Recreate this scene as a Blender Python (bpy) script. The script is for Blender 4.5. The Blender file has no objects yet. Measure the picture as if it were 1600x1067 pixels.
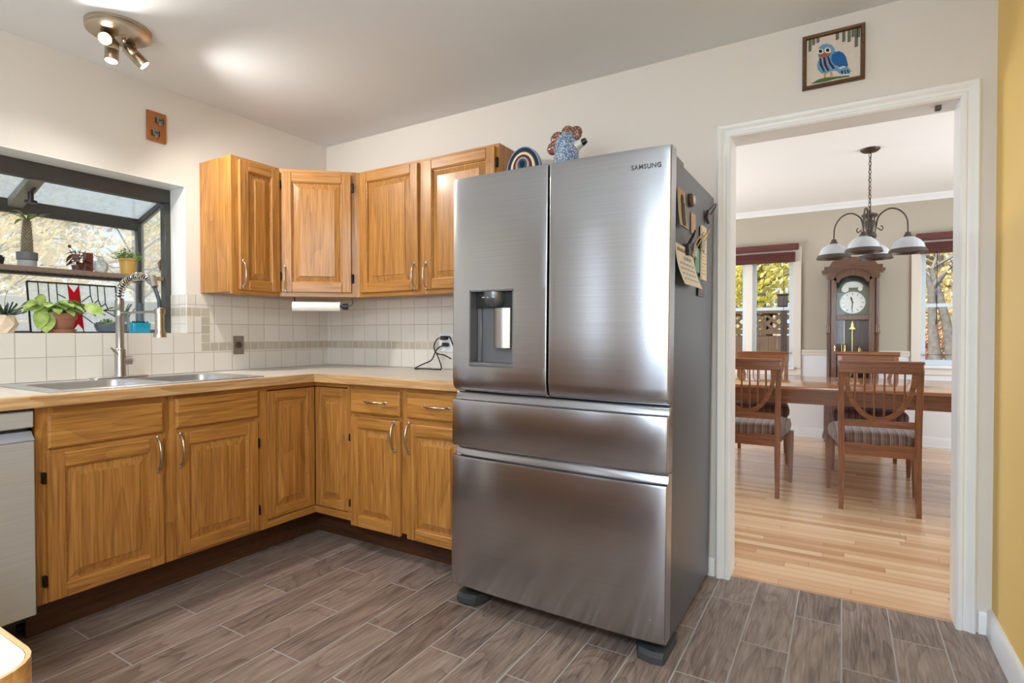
import bpy, bmesh, math, random
from mathutils import Vector, Matrix
PI = math.pi
random.seed(7)
S = bpy.context.scene
COL = S.collection

# ------------------------------------------------------------------ camera
CAM = Vector((3.1778, -2.7205, 1.15))
F_PX, YAW, PITCH, ROLL = 860.51, 0.5399, -0.0142, 0.0017
def cam_axes():
    c, s = math.cos(YAW), math.sin(YAW)
    r = Vector((c, s, 0)); fw = Vector((-s, c, 0)); d = Vector((0, 0, -1))
    cp, sp = math.cos(PITCH), math.sin(PITCH)
    fw, d = fw * cp - d * sp, d * cp + fw * sp
    cr, sr = math.cos(ROLL), math.sin(ROLL)
    r, d = r * cr + d * sr, d * cr - r * sr
    return r, d, fw
_r, _d, _f = cam_axes()
cam = bpy.data.cameras.new('camera'); cam.sensor_width = 36; cam.lens = F_PX * 36 / 1600
cam.clip_start = 0.02; cam.clip_end = 200
co = bpy.data.objects.new('camera', cam); COL.objects.link(co)
m = Matrix((( _r.x, -_d.x, -_f.x, CAM.x), (_r.y, -_d.y, -_f.y, CAM.y), (_r.z, -_d.z, -_f.z, CAM.z), (0, 0, 0, 1)))
co.matrix_world = m
S.camera = co

# ------------------------------------------------------------------ view, world, lights
S.view_settings.view_transform = 'Standard'
S.view_settings.look = 'None'
S.view_settings.exposure = 0.13
S.view_settings.gamma = 1.0
S.view_settings.use_curve_mapping = False
S.cycles.use_denoising = True
S.cycles.max_bounces = 10
S.cycles.diffuse_bounces = 5
S.cycles.glossy_bounces = 5
S.cycles.transparent_max_bounces = 16
S.cycles.sample_clamp_indirect = 6

W = bpy.data.worlds.new('world'); S.world = W; W.use_nodes = True
wn = W.node_tree; wn.nodes.clear()
wo = wn.nodes.new('ShaderNodeOutputWorld'); bg = wn.nodes.new('ShaderNodeBackground')
bg.inputs[0].default_value = (0.84, 0.92, 1.0, 1); bg.inputs[1].default_value = 1.0
wn.links.new(bg.outputs[0], wo.inputs[0])

def area(name, loc, direction, sx, sy, power, col=(1, 1, 1)):
    l = bpy.data.lights.new(name, 'AREA'); l.shape = 'RECTANGLE'; l.size = sx; l.size_y = sy
    l.energy = power; l.color = col
    o = bpy.data.objects.new(name, l); COL.objects.link(o); o.location = loc
    o.rotation_euler = Vector(direction).to_track_quat('-Z', 'Y').to_euler()
    return o
def spot(name, loc, target, power, col, angle=100, blend=.5, r=.02):
    l = bpy.data.lights.new(name, 'SPOT'); l.energy = power; l.color = col
    l.spot_size = math.radians(angle); l.spot_blend = blend; l.shadow_soft_size = r
    o = bpy.data.objects.new(name, l); COL.objects.link(o); o.location = loc
    o.rotation_euler = (Vector(target) - Vector(loc)).to_track_quat('-Z', 'Y').to_euler()
    return o
# daylight entering by the kitchen's rear windows and patio door
area('daylight_rear_window', (2.6, -4.56, 1.5), (0, 1, 0), 1.25, 1.2, 42, (0.70, 0.85, 1.0))
area('daylight_side_light', (.95, -4.56, 1.1), (0, 1, 0), .26, 1.9, 3.5, (0.78, 0.89, 1.0))
area('daylight_right_window', (3.69, -3.6, 1.5), (-1, 0, 0), .9, 1.1, 12, (0.78, 0.89, 1.0))
# daylight entering by the dining room windows
area('daylight_dining_left', (0.66, 2.4, 1.35), (1, 0, 0), 1.9, 1.5, 61, (0.84, 0.92, 1.0))
area('daylight_dining_right', (5.54, 2.2, 1.35), (-1, 0, 0), 1.9, 1.5, 61, (0.84, 0.92, 1.0))
# added cool overhead fill for the kitchen, behind the camera; no known fixture
area('kitchen_fill_light', (3.1, -3.9, 2.42), (0, 0, -1), .5, .5, 84, (.76, .90, 1.0))
sun = bpy.data.lights.new('sun', 'SUN'); sun.energy = 6.5; sun.angle = math.radians(12); sun.color = (1, .93, .82)
so = bpy.data.objects.new('sun', sun); COL.objects.link(so)
so.rotation_euler = Vector((.35, .55, -.75)).to_track_quat('-Z', 'Y').to_euler()

# ------------------------------------------------------------------ materials
def srgb(r, g, b):
    f = lambda c: (c / 255) / 12.92 if c / 255 <= .04045 else ((c / 255 + .055) / 1.055) ** 2.4
    return (f(r), f(g), f(b), 1)
def new_mat(name):
    mt = bpy.data.materials.new(name); mt.use_nodes = True
    nt = mt.node_tree; b = nt.nodes['Principled BSDF']
    return mt, nt, b
def node(nt, t, **kw):
    n = nt.nodes.new(t)
    for k, v in kw.items(): setattr(n, k, v)
    return n
def math_n(nt, op, a, b=None, c=None):
    n = node(nt, 'ShaderNodeMath', operation=op)
    for i, v in enumerate((a, b, c)):
        if v is None: continue
        if isinstance(v, (int, float)): n.inputs[i].default_value = v
        else: nt.links.new(v, n.inputs[i])
    return n.outputs[0]
def ramp(nt, fac, stops):
    n = node(nt, 'ShaderNodeValToRGB'); e = n.color_ramp.elements
    while len(e) < len(stops): e.new(.5)
    for i, (p, c) in enumerate(stops): e[i].position = p; e[i].color = c
    nt.links.new(fac, n.inputs[0]); return n.outputs[0]
def coords(nt, scale=(1, 1, 1), rnd=False, rot=(0, 0, 0)):
    tc = node(nt, 'ShaderNodeTexCoord'); v = tc.outputs['Object']
    if rnd:
        oi = node(nt, 'ShaderNodeObjectInfo'); mul = node(nt, 'ShaderNodeVectorMath', operation='SCALE')
        cb = node(nt, 'ShaderNodeCombineXYZ')
        for i in range(3): nt.links.new(oi.outputs['Random'], cb.inputs[i])
        nt.links.new(cb.outputs[0], mul.inputs[0]); mul.inputs['Scale'].default_value = 13.7
        ad = node(nt, 'ShaderNodeVectorMath', operation='ADD')
        nt.links.new(v, ad.inputs[0]); nt.links.new(mul.outputs[0], ad.inputs[1]); v = ad.outputs[0]
    mp = node(nt, 'ShaderNodeMapping'); mp.inputs['Scale'].default_value = scale; mp.inputs['Rotation'].default_value = rot
    nt.links.new(v, mp.inputs[0]); return mp.outputs[0]
def noise(nt, vec, scale=5, detail=3, rough=.5, dist=0):
    n = node(nt, 'ShaderNodeTexNoise'); n.inputs['Scale'].default_value = scale; n.inputs['Detail'].default_value = detail
    n.inputs['Roughness'].default_value = rough; n.inputs['Distortion'].default_value = dist
    nt.links.new(vec, n.inputs['Vector']); return n.outputs[0]
def bump(nt, b, h, strength=.2, dist=.002):
    n = node(nt, 'ShaderNodeBump'); n.inputs['Strength'].default_value = strength; n.inputs['Distance'].default_value = dist
    nt.links.new(h, n.inputs['Height']); nt.links.new(n.outputs[0], b.inputs['Normal'])
def plain(name, col, rough=.5, metal=0., vary=0., vscale=8, spec=.5, bmp=0., bscale=200, coat=0.):
    mt, nt, b = new_mat(name)
    b.inputs['Roughness'].default_value = rough; b.inputs['Metallic'].default_value = metal
    b.inputs['Specular IOR Level'].default_value = spec
    b.inputs['Coat Weight'].default_value = coat
    v = coords(nt)
    if vary:
        n = noise(nt, v, vscale, 3)
        c1 = tuple(max(0, x * (1 - vary)) for x in col[:3]) + (1,); c2 = tuple(min(1, x * (1 + vary)) for x in col[:3]) + (1,)
        nt.links.new(ramp(nt, n, [(.3, c1), (.7, c2)]), b.inputs['Base Color'])
    else:
        b.inputs['Base Color'].default_value = col
    if bmp: bump(nt, b, noise(nt, v, bscale, 2), bmp, .003)
    return mt
def wood(name, axis, dark, mid, light, rough=.38, fine=1.0, coat=.12, figure=.5):
    mt, nt, b = new_mat(name)
    sc = {'x': (2.2, 60, 60), 'y': (60, 2.2, 60), 'z': (60, 60, 2.2)}[axis]
    sc2 = {'x': (.9, 9, 9), 'y': (9, .9, 9), 'z': (9, 9, .9)}[axis]
    sc3 = {'x': (6, 170, 170), 'y': (170, 6, 170), 'z': (170, 170, 6)}[axis]
    n1 = noise(nt, coords(nt, sc, True), 1.3 * fine, 5, .6, .3)
    wv = node(nt, 'ShaderNodeTexNoise'); wv.inputs['Scale'].default_value = .75; wv.inputs['Detail'].default_value = 1
    wv.inputs['Distortion'].default_value = .6
    nt.links.new(coords(nt, sc2, True), wv.inputs['Vector'])
    rings = math_n(nt, 'FRACT', math_n(nt, 'MULTIPLY', wv.outputs[0], 9))
    rings = math_n(nt, 'POWER', rings, 2.0)
    n3 = noise(nt, coords(nt, sc3, True), 1.0, 2, .5)
    a = math_n(nt, 'ADD', math_n(nt, 'MULTIPLY', n1, .75), math_n(nt, 'MULTIPLY', math_n(nt, 'SUBTRACT', .5, rings), .26 * figure))
    a = math_n(nt, 'ADD', a, math_n(nt, 'MULTIPLY', math_n(nt, 'SUBTRACT', n3, .5), .5))
    a = math_n(nt, 'ADD', a, .11)
    nt.links.new(ramp(nt, a, [(.2, dark), (.48, mid), (.75, light)]), b.inputs['Base Color'])
    b.inputs['Roughness'].default_value = rough; b.inputs['Coat Weight'].default_value = coat
    b.inputs['Coat Roughness'].default_value = .18
    bump(nt, b, n3, .12, .001)
    return mt
OAK = [srgb(122, 78, 35), srgb(172, 117, 55), srgb(200, 145, 76)]
oak_z = wood('honey_oak_vertical', 'z', *OAK)
oak_x = wood('honey_oak_horizontal', 'x', *OAK)
oak_y = wood('honey_oak_lengthwise', 'y', *OAK)
EDG = [srgb(138, 98, 58), srgb(192, 148, 98), srgb(222, 186, 140)]
edge_x = wood('worn_oak_edge_x', 'x', *EDG, rough=.45, coat=.05)
edge_y = wood('worn_oak_edge_y', 'y', *EDG, rough=.45, coat=.05)
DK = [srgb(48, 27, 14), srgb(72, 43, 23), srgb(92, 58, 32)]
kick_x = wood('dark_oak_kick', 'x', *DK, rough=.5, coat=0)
CH = [srgb(84, 48, 26), srgb(124, 74, 42), srgb(152, 98, 58)]
cherry_x = wood('cherry_wood_x', 'x', *CH, rough=.25, coat=.3, figure=.25)
cherry_z = wood('cherry_wood_z', 'z', *CH, rough=.25, coat=.3, figure=.25)
CK = [srgb(58, 36, 24), srgb(90, 58, 38), srgb(118, 80, 54)]
walnut_x = wood('clock_walnut_x', 'x', *CK, rough=.3, coat=.3, figure=.3)
walnut_z = wood('clock_walnut_z', 'z', *CK, rough=.3, coat=.3, figure=.3)
BL = [srgb(64, 26, 24), srgb(92, 42, 38), srgb(116, 60, 54)]
blind_x = wood('mahogany_blind', 'x', *BL, rough=.4, figure=.2)
brownwood = wood('brown_frame_wood', 'x', srgb(58, 36, 18), srgb(88, 58, 32), srgb(110, 76, 46), rough=.5, coat=0)

wall_m = plain('cream_wall_paint', srgb(216, 211, 206), .6, vary=.02, vscale=1.5, bmp=.12, bscale=120)
ceil_m = plain("kitchen_ceiling_paint", srgb(226, 230, 235), .7, bmp=.15, bscale=150)
dwall_m = plain('beige_dining_paint', srgb(180, 171, 154), .6, vary=.02, vscale=2)
dceil_m = plain('dining_ceiling_paint', srgb(240, 239, 236), .7)
yellow_m = plain('yellow_wall_paint', srgb(240, 201, 112), .55, vary=.03, vscale=2)
white_m = plain('white_trim_paint', srgb(232, 233, 234), .35, vary=.015, vscale=5)
cream_trim = plain('cream_trim_paint', srgb(226, 219, 206), .4)
black_m = plain('black_plastic', srgb(22, 22, 23), .4)
dark_m = plain('shadow_gap', srgb(14, 12, 10), .8)
bronze_win = plain('bronze_window_frame', srgb(70, 68, 66), .45, .3, vary=.06, vscale=20)
bronze_light = plain('worn_bronze_strip', srgb(128, 124, 116), .5, .2, vary=.1)
nickel = plain('brushed_nickel', srgb(196, 190, 180), .28, 1.)
chrome = plain('polished_chrome', srgb(215, 214, 212), .12, 1.)
faucet_m = plain('faucet_steel', srgb(176, 174, 172), .3, 1.)
brass = plain('polished_brass', srgb(206, 176, 116), .25, 1.)
pewter = plain('dark_pewter', srgb(92, 84, 78), .4, .8)
chainm = plain('bronze_chain', srgb(78, 60, 48), .5, .6)
hinge_m = plain('black_hinge', srgb(30, 26, 22), .45, .5)
terracotta = plain('terracotta', srgb(150, 98, 76), .75, vary=.06, vscale=15)
soil_m = plain('potting_soil', srgb(52, 40, 30), .95, vary=.3, vscale=60)

def steel(name, base, rough, aniso=.75, rot=.0, vary=.05):
    mt, nt, b = new_mat(name)
    b.inputs['Metallic'].default_value = 1; b.inputs['Roughness'].default_value = rough
    b.inputs['Anisotropic'].default_value = aniso; b.inputs['Anisotropic Rotation'].default_value = rot
    t = node(nt, 'ShaderNodeTangent', direction_type='RADIAL', axis='Z')
    nt.links.new(t.outputs[0], b.inputs['Tangent'])
    n = noise(nt, coords(nt, (2.5, 2.5, 420)), 1, 2)
    c1 = tuple(x * (1 - vary) for x in base[:3]) + (1,); c2 = tuple(min(1, x * (1 + vary)) for x in base[:3]) + (1,)
    nt.links.new(ramp(nt, n, [(.35, c1), (.65, c2)]), b.inputs['Base Color'])
    return mt
steel_m = steel('brushed_stainless', srgb(180, 181, 185), .24, .75, .25)
steel_dw = steel('dishwasher_stainless', srgb(214, 220, 230), .5, .6, .25)
steel_dw.node_tree.nodes['Principled BSDF'].inputs['Metallic'].default_value = .75
sink_m = plain('sink_steel', srgb(196, 198, 202), .3, .8, vary=.03, vscale=30)
fridge_side = plain('grey_fridge_side', srgb(96, 98, 104), .38, .55)
disp_m = plain('dispenser_grey', srgb(112, 112, 116), .4, .4)
disp_dark = plain('dispenser_dark', srgb(30, 31, 34), .3)

# laminate with fine streaks
lam_m, nt, b = new_mat('pale_streaked_laminate')
n = noise(nt, coords(nt, (4, 60, 60)), 1, 4, .6)
nt.links.new(ramp(nt, n, [(.3, srgb(204, 194, 180)), (.55, srgb(226, 219, 208)), (.75, srgb(238, 234, 226))]), b.inputs['Base Color'])
b.inputs['Roughness'].default_value = .35

# ceramic wall tiles: u axis index, origin and pitch
def tile_mat(name, ui, u0, su, v0, sv, c1, c2, grout, gw=.0022):
    mt, nt, b = new_mat(name)
    tc = node(nt, 'ShaderNodeTexCoord'); sp = node(nt, 'ShaderNodeSeparateXYZ'); nt.links.new(tc.outputs['Object'], sp.inputs[0])
    u = math_n(nt, 'DIVIDE', math_n(nt, 'SUBTRACT', sp.outputs[ui], u0), su)
    v = math_n(nt, 'DIVIDE', math_n(nt, 'SUBTRACT', sp.outputs[2], v0), sv)
    def edge(t, s):
        f = math_n(nt, 'FRACT', t); d = math_n(nt, 'MINIMUM', f, math_n(nt, 'SUBTRACT', 1.0, f)); return math_n(nt, 'MULTIPLY', d, s)
    d = math_n(nt, 'MINIMUM', edge(u, su), edge(v, sv))
    g = node(nt, 'ShaderNodeMapRange'); g.inputs[1].default_value = gw * .5; g.inputs[2].default_value = gw * 1.3
    nt.links.new(d, g.inputs[0]); g = g.outputs[0]
    wn_ = node(nt, 'ShaderNodeTexWhiteNoise', noise_dimensions='2D'); cb = node(nt, 'ShaderNodeCombineXYZ')
    nt.links.new(math_n(nt, 'FLOOR', u), cb.inputs[0]); nt.links.new(math_n(nt, 'FLOOR', v), cb.inputs[1]); nt.links.new(cb.outputs[0], wn_.inputs['Vector'])
    mix = node(nt, 'ShaderNodeMix', data_type='RGBA'); nt.links.new(g, mix.inputs[0]); mix.inputs[6].default_value = grout
    nt.links.new(ramp(nt, wn_.outputs[0], [(0, c1), (1, c2)]), mix.inputs[7])
    nt.links.new(mix.outputs[2], b.inputs['Base Color'])
    nt.links.new(math_n(nt, 'SUBTRACT', .75, math_n(nt, 'MULTIPLY', g, .5)), b.inputs['Roughness'])
    bump(nt, b, g, .5, .002)
    return mt
TW1, TW2, GR = srgb(218, 213, 206), srgb(212, 206, 198), srgb(182, 171, 160)
TB1, TB2 = srgb(186, 178, 165), srgb(176, 167, 152)
tile_win_lo = tile_mat('cream_tile_window_low', 1, -1.752, .1135, .930, .1135, TW1, TW2, GR)
tile_win_hi = tile_mat('cream_tile_window_high', 1, -.730, .1085, 1.101, .1085, TW1, TW2, GR)
tile_fw_lo = tile_mat('cream_tile_low', 0, .045, .1108, .935, .117, TW1, TW2, GR)
tile_fw_hi = tile_mat('cream_tile_high', 0, .045, .1108, 1.101, .1085, TW1, TW2, GR)
band_win = tile_mat('taupe_band_window', 1, -.866, .0515, 1.051, .0505, TB1, TB2, srgb(214, 204, 190))
band_fw = tile_mat('taupe_band', 0, .005, .0515, 1.051, .0505, TB1, TB2, srgb(214, 204, 190))

# wood-look plank tile floor, planks along y
floor_m, nt, b = new_mat('wood_look_plank_tile')
tc = node(nt, 'ShaderNodeTexCoord'); sp = node(nt, 'ShaderNodeSeparateXYZ'); nt.links.new(tc.outputs['Object'], sp.inputs[0])
PWD, PLN = .1625, .622
u = math_n(nt, 'DIVIDE', math_n(nt, 'SUBTRACT', sp.outputs[0], 2.695), PWD)
col_i = math_n(nt, 'FLOOR', u)
odd = math_n(nt, 'FLOORED_MODULO', col_i, 2)
v = math_n(nt, 'ADD', math_n(nt, 'DIVIDE', math_n(nt, 'ADD', sp.outputs[1], .217), PLN), math_n(nt, 'MULTIPLY', odd, .5))
row_i = math_n(nt, 'FLOOR', v)
def edge(t, s):
    f = math_n(nt, 'FRACT', t); d = math_n(nt, 'MINIMUM', f, math_n(nt, 'SUBTRACT', 1.0, f)); return math_n(nt, 'MULTIPLY', d, s)
d = math_n(nt, 'MINIMUM', edge(u, PWD), edge(v, PLN))
g = node(nt, 'ShaderNodeMapRange'); g.inputs[1].default_value = .0017; g.inputs[2].default_value = .0032; nt.links.new(d, g.inputs[0]); g = g.outputs[0]
cb = node(nt, 'ShaderNodeCombineXYZ'); nt.links.new(col_i, cb.inputs[0]); nt.links.new(row_i, cb.inputs[1])
wn_ = node(nt, 'ShaderNodeTexWhiteNoise', noise_dimensions='2D'); nt.links.new(cb.outputs[0], wn_.inputs['Vector'])
sc = node(nt, 'ShaderNodeVectorMath', operation='SCALE'); nt.links.new(wn_.outputs['Color'], sc.inputs[0]); sc.inputs['Scale'].default_value = 31
ad = node(nt, 'ShaderNodeVectorMath', operation='ADD'); nt.links.new(tc.outputs['Object'], ad.inputs[0]); nt.links.new(sc.outputs[0], ad.inputs[1])
def mapped(scale):
    mp = node(nt, 'ShaderNodeMapping'); mp.inputs['Scale'].default_value = scale; nt.links.new(ad.outputs[0], mp.inputs[0]); return mp.outputs[0]
n1 = noise(nt, mapped((34, 3.2, 1)), 1, 6, .7, .5)
wv = noise(nt, mapped((7, 1.3, 1)), .9, 1, .5, .8)
rings = math_n(nt, 'POWER', math_n(nt, 'FRACT', math_n(nt, 'MULTIPLY', wv, 10)), 3)
n3 = noise(nt, mapped((150, 8, 1)), 1, 2)
n4 = noise(nt, mapped((3, 2, 1)), 1.5, 2)
a = math_n(nt, 'ADD', math_n(nt, 'MULTIPLY', n1, .7), math_n(nt, 'MULTIPLY', rings, -.2))
a = math_n(nt, 'ADD', a, math_n(nt, 'MULTIPLY', math_n(nt, 'SUBTRACT', n3, .5), .8))
a = math_n(nt, 'ADD', a, math_n(nt, 'MULTIPLY', math_n(nt, 'SUBTRACT', n4, .5), .35))
a = math_n(nt, 'ADD', a, math_n(nt, 'MULTIPLY', math_n(nt, 'SUBTRACT', wn_.outputs[0], .5), .16))
a = math_n(nt, 'ADD', a, .20)
wc = ramp(nt, a, [(.05, srgb(68, 59, 55)), (.36, srgb(116, 101, 94)), (.62, srgb(145, 128, 119)), (.98, srgb(176, 159, 150))])
mix = node(nt, 'ShaderNodeMix', data_type='RGBA'); nt.links.new(g, mix.inputs[0]); mix.inputs[6].default_value = srgb(168, 164, 164); nt.links.new(wc, mix.inputs[7])
nt.links.new(mix.outputs[2], b.inputs['Base Color'])
b.inputs['Roughness'].default_value = .36
bump(nt, b, math_n(nt, 'ADD', g, math_n(nt, 'MULTIPLY', n3, .15)), .35, .0015)

# narrow oak strip floor, strips along x
strip_m, nt, b = new_mat('oak_strip_floor')
tc = node(nt, 'ShaderNodeTexCoord'); sp = node(nt, 'ShaderNodeSeparateXYZ'); nt.links.new(tc.outputs['Object'], sp.inputs[0])
SWD, SLN = .057, .9
u = math_n(nt, 'DIVIDE', sp.outputs[1], SWD); ci = math_n(nt, 'FLOOR', u)
w1 = node(nt, 'ShaderNodeTexWhiteNoise', noise_dimensions='1D'); nt.links.new(ci, w1.inputs['W'])
v = math_n(nt, 'ADD', math_n(nt, 'DIVIDE', sp.outputs[0], SLN), math_n(nt, 'MULTIPLY', w1.outputs[0], 5))
ri = math_n(nt, 'FLOOR', v)
d = math_n(nt, 'MINIMUM', edge(u, SWD), edge(v, SLN))
g = node(nt, 'ShaderNodeMapRange'); g.inputs[1].default_value = .0002; g.inputs[2].default_value = .0012; nt.links.new(d, g.inputs[0]); g = g.outputs[0]
cb = node(nt, 'ShaderNodeCombineXYZ'); nt.links.new(ci, cb.inputs[0]); nt.links.new(ri, cb.inputs[1])
w2 = node(nt, 'ShaderNodeTexWhiteNoise', noise_dimensions='2D'); nt.links.new(cb.outputs[0], w2.inputs['Vector'])
sc = node(nt, 'ShaderNodeVectorMath', operation='SCALE'); nt.links.new(w2.outputs['Color'], sc.inputs[0]); sc.inputs['Scale'].default_value = 23
ad = node(nt, 'ShaderNodeVectorMath', operation='ADD'); nt.links.new(tc.outputs['Object'], ad.inputs[0]); nt.links.new(sc.outputs[0], ad.inputs[1])
n1 = noise(nt, mapped((1.6, 40, 1)), 1, 5, .6, .4)
a = math_n(nt, 'ADD', math_n(nt, 'MULTIPLY', n1, .55), math_n(nt, 'MULTIPLY', w2.outputs[0], .5))
wc = ramp(nt, a, [(.12, srgb(178, 132, 96)), (.5, srgb(218, 177, 138)), (.88, srgb(236, 205, 168))])
mix = node(nt, 'ShaderNodeMix', data_type='RGBA'); nt.links.new(g, mix.inputs[0]); mix.inputs[6].default_value = srgb(110, 72, 44); nt.links.new(wc, mix.inputs[7])
nt.links.new(mix.outputs[2], b.inputs['Base Color'])
b.inputs['Roughness'].default_value = .27; b.inputs['Coat Weight'].default_value = .35; b.inputs['Coat Roughness'].default_value = .12

def glass(name, tint=(1, 1, 1, 1), refl=.1, milk=0., rough=.02, milk_col=(.9, .93, .95, 1)):
    mt = bpy.data.materials.new(name); mt.use_nodes = True; nt = mt.node_tree; nt.nodes.clear()
    out = node(nt, 'ShaderNodeOutputMaterial'); tr = node(nt, 'ShaderNodeBsdfTransparent'); tr.inputs[0].default_value = tint
    gl = node(nt, 'ShaderNodeBsdfGlossy'); gl.inputs['Roughness'].default_value = rough
    lw = node(nt, 'ShaderNodeLayerWeight'); lw.inputs[0].default_value = .35
    fac = math_n(nt, 'MULTIPLY', lw.outputs['Fresnel'], refl * 4)
    mx = node(nt, 'ShaderNodeMixShader'); nt.links.new(fac, mx.inputs[0]); nt.links.new(tr.outputs[0], mx.inputs[1]); nt.links.new(gl.outputs[0], mx.inputs[2])
    last = mx.outputs[0]
    if milk:
        tl = node(nt, 'ShaderNodeBsdfTranslucent'); tl.inputs[0].default_value = milk_col
        df = node(nt, 'ShaderNodeBsdfDiffuse'); df.inputs[0].default_value = milk_col
        m1 = node(nt, 'ShaderNodeMixShader'); m1.inputs[0].default_value = .35; nt.links.new(tl.outputs[0], m1.inputs[1]); nt.links.new(df.outputs[0], m1.inputs[2])
        nz = noise(nt, coords(nt, (1, 1, 1)), 30, 4, .7)
        f2 = math_n(nt, 'MULTIPLY', math_n(nt, 'ADD', nz, .5), milk)
        m2 = node(nt, 'ShaderNodeMixShader'); nt.links.new(f2, m2.inputs[0]); nt.links.new(last, m2.inputs[1]); nt.links.new(m1.outputs[0], m2.inputs[2]); last = m2.outputs[0]
    nt.links.new(last, out.inputs[0]); return mt
pane_m = glass('window_glass', (.97, .98, .98, 1), .06)
roof_glass = glass('dusty_roof_glass', (.74, .80, .84, 1), .06, .5, milk_col=(.5, .54, .57, 1))
wavy_glass = glass('textured_clear_glass', (.92, .96, .98, 1), .1, .4)
red_glass = plain('red_stained_glass', srgb(176, 16, 34), .2)
vase_glass = glass('clear_vase_glass', (.95, .97, .97, 1), .2, .22)

# leaves
def leaf_mat(name, c1, c2, scale=20, rough=.5, trans=.25):
    mt, nt, b = new_mat(name)
    n = noise(nt, coords(nt), scale, 3)
    nt.links.new(ramp(nt, n, [(.35, c1), (.65, c2)]), b.inputs['Base Color'])
    b.inputs['Roughness'].default_value = rough
    if trans > .3:
        tl = node(nt, 'ShaderNodeBsdfTranslucent'); nt.links.new(b.inputs['Base Color'].links[0].from_socket, tl.inputs[0])
        mx = node(nt, 'ShaderNodeMixShader'); mx.inputs[0].default_value = trans; o_ = nt.nodes['Material Output']
        nt.links.new(b.outputs[0], mx.inputs[1]); nt.links.new(tl.outputs[0], mx.inputs[2]); nt.links.new(mx.outputs[0], o_.inputs[0])
    return mt
pothos_m = leaf_mat('pothos_leaf', srgb(132, 164, 74), srgb(186, 206, 128), 25)
fern_m = leaf_mat('fern_leaf', srgb(104, 140, 66), srgb(150, 182, 96), 30)
palm_m = leaf_mat('palm_leaf', srgb(92, 112, 62), srgb(126, 146, 88), 30)
burg_m = leaf_mat('burgundy_leaf', srgb(62, 30, 30), srgb(104, 62, 56), 30, .3)
succ_m = leaf_mat('succulent_leaf', srgb(92, 118, 84), srgb(140, 160, 116), 40)
dkleaf_m = leaf_mat('dark_green_leaf', srgb(26, 52, 36), srgb(44, 76, 52), 20, .3)
aloe_m = leaf_mat('aloe_leaf', srgb(70, 92, 74), srgb(110, 130, 104), 60)
tree_yellow = leaf_mat('yellow_autumn_leaf', srgb(222, 204, 144), srgb(246, 234, 192), .8, .7, .5)
tree_green = leaf_mat('yellow_green_leaf', srgb(208, 202, 104), srgb(242, 234, 160), 1.0, .7, .5)
tree_pale = leaf_mat('pale_autumn_leaf', srgb(206, 196, 168), srgb(236, 224, 190), .8, .7, .5)
bark_m = plain('grey_bark', srgb(128, 124, 122), .9, vary=.25, vscale=14, bmp=.8, bscale=25)
twig_m = plain('grey_twig', srgb(150, 140, 134), .9, vary=.15)
fence_m = plain('weathered_brown_fence', srgb(96, 76, 64), .85, vary=.2, vscale=6)
slat_m = plain('pale_grey_slat', srgb(196, 198, 202), .7, vary=.06)
ground_m = plain('autumn_lawn_ground', srgb(140, 132, 96), .95, vary=.3, vscale=3)

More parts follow.
